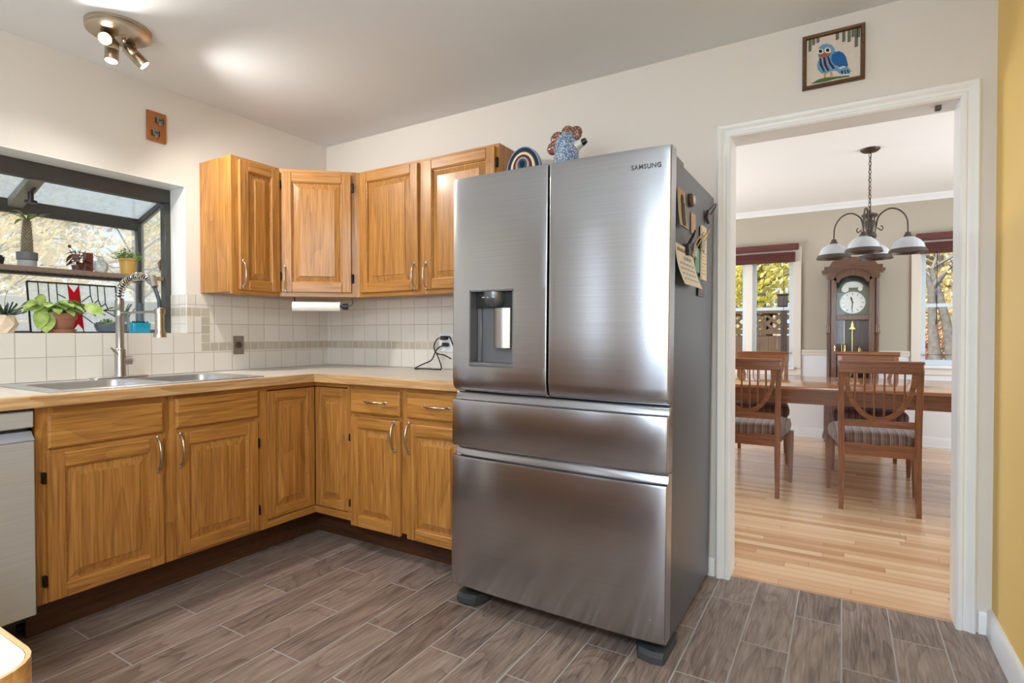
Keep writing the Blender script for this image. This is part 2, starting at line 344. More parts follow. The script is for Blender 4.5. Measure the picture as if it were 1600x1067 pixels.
# ------------------------------------------------------------------ mesh builder
class MB:
    def __init__(s, M=None): s.bm = bmesh.new(); s.mi = 0; s.M = M
    def _v(s, p):
        p = Vector(p); return s.bm.verts.new(s.M @ p if s.M else p)
    def _f(s, vs):
        try:
            f = s.bm.faces.new(vs); f.material_index = s.mi; return f
        except ValueError: return None
    def box(s, x0, x1, y0, y1, z0, z1, bev=0., seg=1):
        if x1 < x0: x0, x1 = x1, x0
        if y1 < y0: y0, y1 = y1, y0
        if z1 < z0: z0, z1 = z1, z0
        v = [s._v((x, y, z)) for z in (z0, z1) for y in (y0, y1) for x in (x0, x1)]
        fs = [s._f([v[i] for i in q]) for q in ((0, 2, 3, 1), (4, 5, 7, 6), (0, 1, 5, 4), (2, 6, 7, 3), (0, 4, 6, 2), (1, 3, 7, 5))]
        if bev:
            es = list({e for f in fs for e in f.edges})
            r = bmesh.ops.bevel(s.bm, geom=es, offset=bev, segments=seg, affect='EDGES', profile=.5)
            for f in r['faces']: f.material_index = s.mi
        return s
    def rings(s, loops, caps=(True, True), closed=False):
        vs = [[s._v(p) for p in l] for l in loops]; n = len(vs[0])
        rng = range(len(vs) if closed else len(vs) - 1)
        for i in rng:
            a, b_ = vs[i], vs[(i + 1) % len(vs)]
            for k in range(n): s._f([a[k], a[(k + 1) % n], b_[(k + 1) % n], b_[k]])
        if not closed:
            if caps[0]: s._f(vs[0][::-1])
            if caps[1]: s._f(vs[-1])
        return s
    def tube(s, pts, r, seg=10, closed=False, flat=None):
        pts = [Vector(p) for p in pts]; n = len(pts); rs = r if isinstance(r, (list, tuple)) else [r] * n
        loops = []; nrm = None
        for i, p in enumerate(pts):
            if closed: t = pts[(i + 1) % n] - pts[i - 1]
            else: t = pts[min(i + 1, n - 1)] - pts[max(i - 1, 0)]
            if t.length < 1e-9: t = Vector((0, 0, 1))
            t.normalize()
            if nrm is None:
                nrm = t.orthogonal().normalized() if flat is None else (Vector(flat) - t * t.dot(Vector(flat))).normalized()
            else:
                nrm = (nrm - t * nrm.dot(t))
                nrm = nrm.normalized() if nrm.length > 1e-6 else t.orthogonal().normalized()
            bn = t.cross(nrm)
            loops.append([p + (nrm * math.cos(2 * PI * k / seg) + bn * math.sin(2 * PI * k / seg)) * rs[i] for k in range(seg)])
        return s.rings(loops, closed=closed)
    def cyl(s, p0, p1, r, r1=None, seg=20): return s.tube([p0, p1], [r, r if r1 is None else r1], seg)
    def lathe(s, prof, c=(0, 0, 0), seg=28, R=None):
        c = Vector(c); loops = []
        for (r, z) in prof:
            l = [Vector((max(r, 1e-4) * math.cos(2 * PI * k / seg), max(r, 1e-4) * math.sin(2 * PI * k / seg), z)) for k in range(seg)]
            loops.append([c + (R @ p if R else p) for p in l])
        return s.rings(loops, caps=(True, True))
    def prism(s, poly, a0, a1, plane='xy'):
        f = {'xy': lambda p, a: (p[0], p[1], a), 'xz': lambda p, a: (p[0], a, p[1]), 'yz': lambda p, a: (a, p[0], p[1])}[plane]
        A = [s._v(f(p, a0)) for p in poly]; B = [s._v(f(p, a1)) for p in poly]; n = len(poly)
        s._f(A[::-1]); s._f(B)
        for k in range(n): s._f([A[k], A[(k + 1) % n], B[(k + 1) % n], B[k]])
        return s
    def strip(s, outer, inner, a0, a1, plane='xz', closed=False):      # band between two polylines, extruded
        f = {'xy': lambda p, a: (p[0], p[1], a), 'xz': lambda p, a: (p[0], a, p[1]), 'yz': lambda p, a: (a, p[0], p[1])}[plane]
        return s.rings([[f(o, a0), f(o, a1), f(i, a1), f(i, a0)] for o, i in zip(outer, inner)], closed=closed)
    def ell(s, c, rx, ry, rz, seg=16, rg=10, R=None):
        loops = []; c = Vector(c)
        for i in range(rg + 1):
            t = -PI / 2 + PI * i / rg; cr = max(math.cos(t), .02)
            l = [Vector((rx * cr * math.cos(2 * PI * k / seg), ry * cr * math.sin(2 * PI * k / seg), rz * math.sin(t))) for k in range(seg)]
            loops.append([c + (R @ p if R else p) for p in l])
        return s.rings(loops)
    def blade(s, base, d, up, L, w, droop=.3, n=5, thick=.0012, cup=.15):   # a leaf blade with a midrib fold
        base = Vector(base); d = Vector(d).normalized(); up = Vector(up)
        side = d.cross(up)
        side = side.normalized() if side.length > 1e-5 else d.orthogonal().normalized()
        up2 = side.cross(d).normalized(); loops = []
        for i in range(n + 1):
            t = i / n; ww = w * (math.sin(PI * min(1, (t * .92 + .08))) ** .8) * .5 + .0004
            c = base + d * L * t - Vector((0, 0, 1)) * droop * L * t * t
            loops.append([c - side * ww + up2 * ww * cup, c - up2 * thick, c + side * ww + up2 * ww * cup, c + up2 * thick])
        return s.rings(loops)
    def build(s, name, mats, parent=None, loc=None, rotz=0, smooth=38, kind=None, label=None):
        bmesh.ops.recalc_face_normals(s.bm, faces=s.bm.faces)
        me = bpy.data.meshes.new(name); s.bm.to_mesh(me); s.bm.free()
        for mt in (mats if isinstance(mats, (list, tuple)) else [mats]): me.materials.append(mt)
        if smooth:
            for p in me.polygons: p.use_smooth = True
            me.set_sharp_from_angle(angle=math.radians(smooth))
        o = bpy.data.objects.new(name, me); COL.objects.link(o)
        if parent: o.parent = parent
        if loc is not None: o.location = loc
        if rotz: o.rotation_euler = (0, 0, rotz)
        if kind: o['kind'] = kind
        if label: o['label'] = label
        return o
def thing(name, label, cat, loc=(0, 0, 0), rotz=0, group=None, kind=None):
    o = bpy.data.objects.new(name, None); COL.objects.link(o); o.empty_display_size = .05
    o.location = loc; o.rotation_euler = (0, 0, rotz); tag(o, label, cat, group)
    if kind: o['kind'] = kind
    return o
def tag(o, label, cat, group=None):
    if label: o['label'] = label
    if cat: o['category'] = cat
    if group: o['group'] = group
    return o
def structure(name): 
    o = bpy.data.objects.new(name, None); COL.objects.link(o); o['kind'] = 'structure'; return o
def copy_thing(root, loc, rotz=0, label=None):
    r = root.copy(); COL.objects.link(r); r.location = loc; r.rotation_euler = (0, 0, rotz)
    if label: r['label'] = label
    for ch in list(root.children):
        c = ch.copy(); COL.objects.link(c); c.parent = r
        for g_ in list(ch.children):
            d_ = g_.copy(); COL.objects.link(d_); d_.parent = c
    return r
def arc(cx, cy, r, a0, a1, n): return [(cx + r * math.cos(a0 + (a1 - a0) * i / n), cy + r * math.sin(a0 + (a1 - a0) * i / n)) for i in range(n + 1)]
def rrect(cx, cy, w, d, r, n=5):
    out = []
    for (sx, sy, a) in ((1, 1, 0), (-1, 1, PI / 2), (-1, -1, PI), (1, -1, 3 * PI / 2)):
        out += arc(cx + sx * (w / 2 - r), cy + sy * (d / 2 - r), r, a, a + PI / 2, n)
    return out

# ================================================================== ROOM SHELL
H, HD = 2.487, 2.54                    # kitchen and dining ceilings
XR = 3.672                             # yellow wall
DX0, DX1, DY = .62, 5.58, 4.17         # dining room extents
OX0, OX1, OZ = 2.722, 3.575, 2.064      # doorway opening
WT = .13
YB = -4.6                              # kitchen rear wall

MB().box(-.02, XR + .1, YB, .04, -.06, 0).build('floor', floor_m, kind='structure')
MB().box(DX0, DX1, .04, DY, -.06, 0).build('floor_dining', strip_m, kind='structure')
MB().box(-.16, XR + .1, YB - .1, 0, H, H + .08).build('ceiling', ceil_m, kind='structure')
MB().box(DX0 - .1, DX1 + .1, WT, DY + .12, HD, HD + .06).build('ceiling_dining', dceil_m, kind='structure')
# wall with the doorway: kitchen face, dining face
mb = MB()
for y0, y1, mi in ((0, WT * .5, 0), (WT * .5, WT, 1)):
    mb.mi = mi
    x0, x1 = (-.16, XR + .1) if mi == 0 else (DX0 - .1, DX1 + .1)
    mb.box(x0, OX0, y0, y1, 0, 2.6); mb.box(OX1, x1, y0, y1, 0, 2.6); mb.box(OX0, OX1, y0, y1, OZ, 2.6)
mb.build('wall_back', [wall_m, dwall_m], kind='structure')
# window wall with the garden window opening
WY0, WY1, WZ0, WZ1 = -2.2, -.995, 1.157, 1.982
MB().box(-.16, 0, YB, WY0, 0, H).box(-.16, 0, WY1, 0, 0, H).box(-.16, 0, WY0, WY1, 0, WZ0 - .012).box(-.16, 0, WY0, WY1, WZ1, H).build('wall_left', wall_m, kind='structure')
mb = MB().box(-.16, .001, WY0, WY1, WZ0 - .012, WZ0).box(-.16, .0008, WY0, WY1, WZ1 - .004, WZ1)
mb.box(-.16, .0008, WY1 - .004, WY1, WZ0, WZ1).box(-.16, .0008, WY0, WY0 + .004, WZ0, WZ1)
mb.build('trim_1', white_m, kind='structure')      # painted reveal of the garden window
MB().box(XR, XR + .1, YB, -4.1, 0, H).box(XR, XR + .1, -3.1, 0, 0, H).box(XR, XR + .1, -4.1, -3.1, 0, .9).box(XR, XR + .1, -4.1, -3.1, 2.1, H).build('wall_right', yellow_m, kind='structure')
# rear wall, behind the photographer, with its window and patio door
mb = MB().box(-.16, .8, YB - .1, YB, 0, H).box(.8, 1.1, YB - .1, YB, 2.1, H).box(1.1, 1.95, YB - .1, YB, 0, H).box(1.95, 3.25, YB - .1, YB, 0, .85).box(1.95, 3.25, YB - .1, YB, 2.15, H).box(3.25, XR + .1, YB - .1, YB, 0, H)
mb.build('wall_rear', wall_m, kind='structure')
# dining walls
def holes_wall(mb, x0, x1, y0, y1, z0, z1, holes):
    xs = x0
    for (a, b_, c, d_) in holes:
        mb.box(xs, a, y0, y1, z0, z1); mb.box(a, b_, y0, y1, z0, c); mb.box(a, b_, y0, y1, d_, z1); xs = b_
    mb.box(xs, x1, y0, y1, z0, z1)
WL = (1.5, 2.705, .78, 2.03); WR = (3.86, 4.62, .83, 2.03)      # far windows: x0, x1, z0, z1
mb = MB(); holes_wall(mb, DX0 - .1, DX1 + .1, DY, DY + .12, .93, 2.6, [(WL[0], WL[1], .93, WL[3]), (WR[0], WR[1], .93, WR[3])])
mb.build('wall_dining_far', dwall_m, kind='structure')
mb = MB(); holes_wall(mb, DX0 - .1, DX1 + .1, DY - .004, DY + .12, 0, .93, [(WL[0], WL[1], WL[2], .93), (WR[0], WR[1], WR[2], .93)])
mb.build('wall_dining_wainscot', white_m, kind='structure')
MB().box(DX0 - .1, DX0, WT, DY, 0, .6).box(DX0 - .1, DX0, WT, DY, 2.1, 2.6).box(DX0 - .1, DX0, WT, 1.4, .6, 2.1).box(DX0 - .1, DX0, 3.4, DY, .6, 2.1).build('wall_dining_left', dwall_m, kind='structure')
MB().box(DX1, DX1 + .1, WT, DY, 0, .6).box(DX1, DX1 + .1, WT, DY, 2.1, 2.6).box(DX1, DX1 + .1, WT, 1.2, .6, 2.1).box(DX1, DX1 + .1, 3.2, DY, .6, 2.1).build('wall_dining_right', dwall_m, kind='structure')
# trims
def moulding(mb, x0, x1, prof, y, plane):   # profile (out, z) swept along x on a wall facing -y
    mb.rings([[(x, y - o, z) for (o, z) in prof] for x in (x0, x1)])
mb = MB(); moulding(mb, DX0, DX1, [(0, HD), (.055, HD), (.05, HD - .014), (.028, HD - .03), (.014, HD - .045), (.012, HD - .06), (0, HD - .06)], DY, 'x')
mb.build('trim_2', white_m, kind='structure')
mb = MB()
for a, b_ in ((DX0, WL[0] - .09), (WL[1] + .09, WR[0] - .09), (WR[1] + .09, DX1)):
    moulding(mb, a, b_, [(0, .965), (.02, .965), (.026, .955), (.018, .94), (.012, .925), (.012, .912), (0, .912)], DY - .004, 'x')
mb.build('trim_3', cream_trim, kind='structure')
mb = MB(); moulding(mb, DX0, DX1, [(0, .105), (.008, .105), (.014, .09), (.016, .02), (.024, .016), (.024, 0), (0, 0)], DY - .004, 'x'); mb.build('baseboard_dining', white_m, kind='structure')
mb = MB(); moulding(mb, 2.0, OX0 - .054, [(0, .085), (.008, .085), (.013, .075), (.013, 0), (0, 0)], 0, 'x'); moulding(mb, OX1 + .056, XR, [(0, .085), (.008, .085), (.013, .075), (.013, 0), (0, 0)], 0, 'x')
mb.build('baseboard_back', white_m, kind='structure')
mb = MB(); mb.rings([[(XR - o, y, z) for (o, z) in [(0, .1), (.008, .1), (.016, .085), (.018, 0), (0, 0)]] for y in (YB, -.002)]); mb.build('baseboard_right', white_m, kind='structure')
# doorway casing with a stepped profile, mitred
prof = [(0, 0), (0, .012), (.008, .018), (.022, .018), (.028, .013), (.046, .016), (.056, .022), (.066, .024), (.074, .018), (.074, 0)]; prof = [(.004 - .012 + a * .82, o) for a, o in prof]   # (distance from opening, out)
mb = MB()
for xs, sgn in ((OX0, -1), (OX1, 1)):
    mb.rings([[(xs + sgn * (a - .004), -o, 0) for a, o in prof], [(xs + sgn * (a - .004), -o, OZ + a - .004) for a, o in prof]])
mb.rings([[(OX0 - a + .004, -o, OZ + a - .004) for a, o in prof], [(OX1 + a - .004, -o, OZ + a - .004) for a, o in prof]])
mb.build('trim_4', white_m, kind='structure')
mb = MB().box(OX0, OX0 + .012, 0, WT, 0, OZ).box(OX1 - .012, OX1, 0, WT, 0, OZ).box(OX0, OX1, 0, WT, OZ - .012, OZ)
mb.build('trim_5', white_m, kind='structure')      # door jamb lining
tag(MB().box(3.49, 3.51, .03, .052, OZ - .03, OZ - .012, .002).build('door_catch', pewter), 'small dark metal catch under the head of the doorway', 'catch')

# ---------------- wall tiles
TH = .008
mb = MB(); mb.box(0, TH, -2.6, -.917, .932, 1.157); mb.box(0, TH, -.917, 0, .932, 1.051); mb.box(0, TH, -.995, -.917, 1.157, 1.25)
mb.build('backsplash_window_low', tile_win_lo, kind='structure')
mb = MB(); mb.box(0, TH, -.8655, 0, 1.1015, 1.376); mb.box(0, TH, -.995, -.8655, 1.3015, 1.376); mb.build('backsplash_window_high', tile_win_hi, kind='structure')
mb = MB(); mb.box(0, TH, -.917, 0, 1.051, 1.1015); mb.box(0, TH, -.917, -.8655, 1.1015, 1.3015); mb.box(0, TH, -.995, -.917, 1.25, 1.3015)
mb.build('backsplash_window_band', band_win, kind='structure')
MB().box(TH, 1.78, -TH, 0, .932, 1.051).build('backsplash_back_low', tile_fw_lo, kind='structure')
MB().box(TH, 1.78, -TH, 0, 1.1015, 1.376).build('backsplash_back_high', tile_fw_hi, kind='structure')
MB().box(TH, 1.78, -TH, 0, 1.051, 1.1015).build('backsplash_back_band', band_fw, kind='structure')

mb = MB().box(-.15, .0, WY1 - .0075, WY1 - .0042, 1.157, 1.25).box(-.15, .0, WY1 - .0075, WY1 - .0042, 1.3015, 1.376); mb.build('backsplash_reveal', tile_fw_hi, kind='structure')
MB().box(-.15, .0, WY1 - .0075, WY1 - .0042, 1.25, 1.3015).build('backsplash_reveal_band', band_fw, kind='structure')

# ================================================================== WINDOWS
w1 = structure('window_1')              # bronze garden window over the sink
GX = -.5
mb = MB()
mb.box(-.2, -.15, WY0, WY1, 1.9, 1.978, .003)                    # head
for ya, yb in ((WY0, WY0 + .035), (WY1 - .035, WY1)):
    mb.box(-.2, -.15, ya, yb, WZ0, 1.9, .002)                    # jambs
    mb.box(GX, GX + .045, ya, yb, WZ0, 1.83, .003)               # outer posts
    mb.box(GX, -.2, ya, yb, WZ0 - .01, WZ0 + .02)                # side sills
mb.box(GX, GX + .04, WY0, WY1, 1.775, 1.845, .003); mb.box(GX, GX + .04, WY0, WY1, WZ0 - .02, WZ0 + .012)
for ya, yb in ((WY0, WY0 + .03), (WY1 - .03, WY1)):              # sloped roof rails
    mb.rings([[(-.18, ya, 1.905), (-.18, yb, 1.905), (-.18, yb, 1.955), (-.18, ya, 1.955)], [(GX, ya, 1.80), (GX, yb, 1.80), (GX, yb, 1.85), (GX, ya, 1.85)]])
mb.build('frame', bronze_win, w1)
mb = MB(); ym = -1.6
mb.rings([[(-.18, ym - .03, 1.9), (-.18, ym + .03, 1.9), (-.18, ym + .03, 1.945), (-.18, ym - .03, 1.945)], [(GX + .02, ym - .03, 1.795), (GX + .02, ym + .03, 1.795), (GX + .02, ym + .03, 1.84), (GX + .02, ym - .03, 1.84)]])
mb.build('roof_bar', bronze_light, w1)
mb = MB(); mb.cyl((-.3, ym + .012, 1.86), (-.3, ym + .012, 1.815), .012); mb.cyl((-.3, ym + .012, 1.818), (-.3, ym + .012, 1.806), .026); mb.tube([(-.3, ym + .012, 1.86), (-.27, ym + .012, 1.868), (-.25, ym + .012, 1.878)], .007)
mb.build('vent_crank', black_m, w1)
MB().rings([[(-.18, WY0, 1.93), (-.18, WY1, 1.93), (-.18, WY1, 1.933), (-.18, WY0, 1.933)], [(GX, WY0, 1.83), (GX, WY1, 1.83), (GX, WY1, 1.833), (GX, WY0, 1.833)]]).build('roof_glass', roof_glass, w1)
MB().box(GX + .012, GX + .016, WY0 + .03, WY1 - .03, WZ0, 1.79).build('front_glass', glass('dusty_front_glass', (.97, .98, .98, 1), .06, .2), w1)
MB().prism([(GX + .03, WZ0), (-.18, WZ0), (-.18, 1.91), (GX + .03, 1.82)], WY1 - .018, WY1 - .014, 'xz').build('side_glass', roof_glass if False else glass('hazy_side_glass', (.95, .97, .98, 1), .06, .18), w1)
MB().prism([(GX + .03, WZ0), (-.18, WZ0), (-.18, 1.91), (GX + .03, 1.82)], WY0 + .014, WY0 + .018, 'xz').build('side_glass', pane_m, w1)
MB().box(GX, -.15, WY0, WY1, WZ0 - .03, WZ0, 0).build('sill', white_m, w1)

# wire shelf across the garden window
sh = thing('window_shelf', 'brown edged wire mesh shelf running across the garden window', 'shelf', (-.3, -1.6, 1.462))
MB().box(.118, .135, -.56, .57, -.006, .016, .002).build('front_edge', plain('shelf_edge_brown', srgb(120, 100, 88), .5), sh)
MB().box(-.14, -.125, -.56, .57, -.006, .01, .002).build('rear_edge', plain('shelf_rear_brown', srgb(112, 96, 86), .5), sh)
mb = MB()
for k in range(32):
    y0 = -.55 + k * .0352
    mb.tube([(-.13 + .25 * i / 6, y0 + (.0176 if i % 2 else -.0088), .003) for i in range(7)], .0018, 4)
for k in range(6): mb.tube([(-.1 + k * .04, -.555, 0), (-.1 + k * .04, .565, 0)], .002, 4)
mb.build('wire_mesh', plain('black_wire', srgb(36, 34, 34), .5, .4), sh)

# far dining windows: casing, sash, meeting rail, panes
def sash_window(name, X0, X1, Z0, Z1, sashes, zmid):
    w = structure(name); c = .085; mb = MB()
    mb.box(X0 - c, X0, DY - .024, DY + .02, Z0 - .02, Z1 + c, .004).box(X1, X1 + c, DY - .024, DY + .02, Z0 - .02, Z1 + c, .004)
    mb.box(X0, X1, DY - .024, DY + .02, Z1, Z1 + c, .004)
    mb.box(X0 - c, X1 + c, DY - .022, DY + .02, Z0 - .1, Z0 - .02, .003)
    for (a, b_) in zip(sashes[:-1], sashes[1:]):
        if a[1] < b_[0]: mb.box(a[1], b_[0], DY - .015, DY + .05, Z0, Z1, .004)
    mb.build('casing', cream_trim, w)
    MB().box(X0 - .02, X1 + .02, DY - .05, DY + .02, Z0 - .035, Z0, .004).build('sill', white_m, w)
    for (a, b_) in sashes:
        fr = MB().box(a, a + .035, DY + .03, DY + .07, Z0, Z1).box(b_ - .035, b_, DY + .03, DY + .07, Z0, Z1)
        fr.box(a + .035, b_ - .035, DY + .03, DY + .07, Z0, Z0 + .05).box(a + .035, b_ - .035, DY + .03, DY + .07, Z1 - .04, Z1).box(a + .035, b_ - .035, DY + .032, DY + .068, zmid - .015, zmid + .02)
        f = fr.build('sash', plain('pale_vinyl_sash', srgb(214, 228, 238), .4), w)
        MB().box(a + .03, b_ - .03, DY + .05, DY + .054, Z0 + .04, Z1 - .03).build('pane', pane_m, f)
    return w
sash_window('window_2', WL[0], WL[1], WL[2], WL[3], [(WL[0] + .01, 2.213), (2.29, WL[1] - .003)], 1.425)
sash_window('window_3', WR[0], WR[1], WR[2], WR[3], [(WR[0] + .005, WR[1] - .01)], 1.425)
# frames of the windows that light the rooms from the sides and the rear
def plain_frame(name, boxes):
    w = structure(name); mb = MB()
    for bx in boxes: mb.box(*bx)
    mb.build('frame', white_m, w)
plain_frame('window_4', [(1.95, 1.98, YB - .02, YB + .02, .85, 2.15), (3.22, 3.25, YB - .02, YB + .02, .85, 2.15), (1.95, 3.25, YB - .02, YB + .02, .85, .89), (1.95, 3.25, YB - .02, YB + .02, 2.11, 2.15)])

plain_frame('window_5', [(XR - .01, XR + .08, -4.1, -4.07, .9, 2.1), (XR - .01, XR + .08, -3.13, -3.1, .9, 2.1), (XR - .01, XR + .08, -4.1, -3.1, .9, .93), (XR - .01, XR + .08, -4.1, -3.1, 2.07, 2.1)])
# blinds pulled up over the far windows
def blind(x0, x1, label, cordx=None, cordz=1.3):
    t = thing('window_blind', label, 'blind', ((x0 + x1) / 2, DY - .03, 2.0), group='mahogany blinds')
    w = (x1 - x0) / 2
    mb = MB().box(-w, w, -.05, 0, .078, .14, .004).box(-w + .005, w - .005, -.045, -.01, .07, .08); mb.build('valance', blind_x, t)
    mb = MB()
    for k in range(9): mb.box(-w + .035, w - .035, -.055, -.005, -.062 + k * .0125, -.062 + k * .0125 + .009, .001)
    mb.build('slat_stack', blind_x, t)
    if cordx is not None:
        MB().tube([(cordx - (x0 + x1) / 2, -.06, -.05), (cordx - (x0 + x1) / 2, -.06, cordz - 2.0)], .003, 6).cyl((cordx - (x0 + x1) / 2, -.06, cordz - 2.0), (cordx - (x0 + x1) / 2, -.06, cordz - 2.045), .006, .011, 8).build('pull_cord', black_m, t)
blind(1.38, 2.765, 'raised mahogany slat blind on the window with the lattice fence outside', 2.62, .95)
blind(3.81, 4.72, 'raised mahogany slat blind on the window with the tree trunk outside', 3.975, 1.28)

# ================================================================== CABINETS
DT = .019                               # door thickness
def panel_door(name, parent, x0, x1, z0, z1, y=0., sw=.055, loc=None, rotz=0, thick=DT):
    """raised panel door, front facing -y, back plane at y"""
    mb = MB(); f = y - thick
    mb.mi = 0
    mb.box(x0, x0 + sw, f, y, z0, z1, .003); mb.box(x1 - sw, x1, f, y, z0, z1, .003)
    mb.mi = 1
    mb.box(x0 + sw, x1 - sw, f, y, z0, z0 + sw, .003); mb.box(x0 + sw, x1 - sw, f, y, z1 - sw, z1, .003)
    def lp(i, yy): return [(x0 + sw + i, yy, z0 + sw + i), (x1 - sw - i, yy, z0 + sw + i), (x1 - sw - i, yy, z1 - sw - i), (x0 + sw + i, yy, z1 - sw - i)]
    mb.mi = 1
    mb.rings([lp(-.006, f + .0005), lp(0, f + .005), lp(.004, f + .006)], caps=(False, False))
    mb.mi = 0
    mb.rings([lp(.004, f + .006), lp(.006, f + .0145), lp(.010, f + .0145), lp(.040, f + .0065), lp(.0415, f + .003)], caps=(False, True))
    return mb.build(name, [oak_z, oak_x], parent, loc, rotz, smooth=9)
def slab_front(name, parent, x0, x1, z0, z1):
    f = -DT
    def lp(i, yy): return [(x0 + i, yy, z0 + i), (x1 - i, yy, z0 + i), (x1 - i, yy, z1 - i), (x0 + i, yy, z1 - i)]
    return MB().rings([lp(0, 0), lp(0, f + .007), lp(.002, f + .004), lp(.009, f), lp(.011, f)]).build(name, oak_x, parent, smooth=9)
def pull(parent, x, y, z, vertical=True, L=.064):
    pts = [(-1, .001), (-.97, -.010), (-.72, -.021), (-.3, -.027), (0, -.028), (.3, -.027), (.72, -.021), (.97, -.010), (1, .001)]
    rr = [.0065, .0052, .0042, .0052, .0058, .0052, .0042, .0052, .0065]
    mb = MB(); P_ = []
    for (t, o) in pts:
        P_.append((x, y + o, z + t * L) if vertical else (x + t * L, y + o, z))
    mb.tube(P_, rr, 10)
    for t in (-1, 1):
        c = (x, y - .0015, z + t * (L + .008)) if vertical else (x + t * (L + .008), y - .0015, z)
        mb.ell(c, .0065 if vertical else .011, .004, .011 if vertical else .0065, 12, 6)
    return mb.build('handle', nickel, parent)
def hinge(parent, x, z, y=-.003, h=.042):
    return MB().box(x - .006, x + .006, y - .012, y + .003, z - h / 2, z + h / 2, .002).cyl((x, y - .013, z - h / 2 + .004), (x, y - .013, z + h / 2 - .004), .0045, seg=8).build('hinge', hinge_m, parent)
def face_frame(parent, boxes):
    mb = MB()
    for (x0, x1, z0, z1, ax) in boxes:
        mb.mi = 0 if ax == 'z' else 1; mb.box(x0, x1, 0, .019, z0, z1)
    return mb.build('face_frame', [oak_z, oak_x], parent)
BZ0, BZ1 = .15, .885

# --- sink base, faces +x (local x runs along world y)
FX = .645
sb = thing('base_cabinet', 'honey oak sink cabinet with two doors, beside the dishwasher', 'cabinet', (FX, -1.894, 0), PI / 2)
Lw = .914
face_frame(sb, [(0, .055, BZ0, BZ1, 'z'), (.435, .50, BZ0, BZ1, 'z'), (.875, Lw, BZ0, BZ1, 'z'), (.055, .435, .845, BZ1, 'x'), (.5, .875, .845, BZ1, 'x'),
                (.055, .435, .70, .745, 'x'), (.5, .875, .70, .745, 'x'), (.055, .435, BZ0, .19, 'x'), (.5, .875, BZ0, .19, 'x')])
MB().box(0, Lw, .0195, .022, BZ0, .884).box(0, .018, .022, FX - .01, BZ0, .7).box(Lw - .018, Lw, .022, FX - .01, BZ0, .7).box(.018, Lw - .018, .022, FX - .01, BZ0, BZ0 + .018).build('carcass', oak_z, sb)
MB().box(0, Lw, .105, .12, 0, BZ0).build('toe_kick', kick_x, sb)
slab_front('drawer_front', sb, .033, .439, .725, .856); slab_front('drawer_front', sb, .49, .891, .733, .866)
d = panel_door('door', sb, .030, .437, .155, .705); pull(d, .412, -DT, .635)
d = panel_door('door', sb, .493, .887, .165, .712); pull(d, .507, -DT, .635)
for z in (.62, .236): hinge(sb, .021, z)
for z in (.60, .26): hinge(sb, .893, z, h=.05)

# --- corner base with the L-shaped pair of leaves
cbn = thing('corner_cabinet', 'honey oak corner base cabinet with two inset leaves meeting at a right angle', 'cabinet', (.3, -.3, 0))
CX, CY = .3, -.3
y0, x1 = -.980, .925
mb = MB()      # frame pieces of both faces in world offset
def wb(mb, a0, a1, b0, b1, z0, z1): mb.box(a0 - CX, a1 - CX, b0 - CY, b1 - CY, z0, z1)
mb.mi = 0
wb(mb, FX - .019, FX, y0, y0 + .036, BZ0, BZ1); wb(mb, x1 - .02, x1, -FX, -FX + .019, BZ0, BZ1)
mb.mi = 1
wb(mb, FX - .019, FX, y0 + .036, -FX + .019, .862, BZ1); wb(mb, FX - .019, FX, y0 + .036, -FX + .019, BZ0, .188)
mb.mi = 2
wb(mb, FX, x1 - .02, -FX, -FX + .019, .862, BZ1); wb(mb, FX, x1 - .02, -FX, -FX + .019, BZ0, .188)
mb.build('face_frame', [oak_z, oak_y, oak_x], cbn)
mb = MB(); wb(mb, .02, FX - .03, y0, -.03, BZ0, .884); wb(mb, FX - .03, x1, -FX + .03, -.03, BZ0, .884); mb.build('carcass', dark_m, cbn)
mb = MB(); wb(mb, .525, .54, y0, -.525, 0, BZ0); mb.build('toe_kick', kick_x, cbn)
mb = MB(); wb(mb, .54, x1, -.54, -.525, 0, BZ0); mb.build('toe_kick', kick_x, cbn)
panel_door('door_leaf', cbn, 0, .2955, .192, .856, 0, .05, loc=(FX - .019 - CX, -.941 - CY, 0), rotz=PI / 2)
panel_door('door_leaf', cbn, 0, .2535, .192, .856, 0, .045, loc=(FX + .0005 - CX, -FX + .019 - CY, 0))

# --- base on the fridge wall
fb = thing('base_cabinet', 'honey oak cabinet with two drawers above two doors, next to the fridge', 'cabinet', (.926, -FX, 0))
Lw = .80
face_frame(fb, [(0, .035, BZ0, BZ1, 'z'), (.355, .42, BZ0, BZ1, 'z'), (.765, Lw, BZ0, BZ1, 'z'), (.035, .355, .85, BZ1, 'x'), (.42, .765, .85, BZ1, 'x'),
                (.035, .355, .70, .74, 'x'), (.42, .765, .70, .74, 'x'), (.035, .355, BZ0, .18, 'x'), (.42, .765, BZ0, .18, 'x')])
MB().box(0, Lw, .0195, FX - .01, BZ0, .884).build('carcass', oak_z, fb)
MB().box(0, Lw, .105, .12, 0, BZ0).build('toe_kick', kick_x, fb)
for (a, b_) in ((.018, .364), (.41, .776)):
    dr = slab_front('drawer', fb, a, b_, .734, .862); pull(dr, (a + b_) / 2 + .01, -DT, .80, False)
d = panel_door('door', fb, .016, .364, .135, .712); pull(d, .33, -DT, .635)
d = panel_door('door', fb, .41, .776, .135, .705); pull(d, .426, -DT, .637)
for z in (.60, .25): hinge(fb, .010, z)

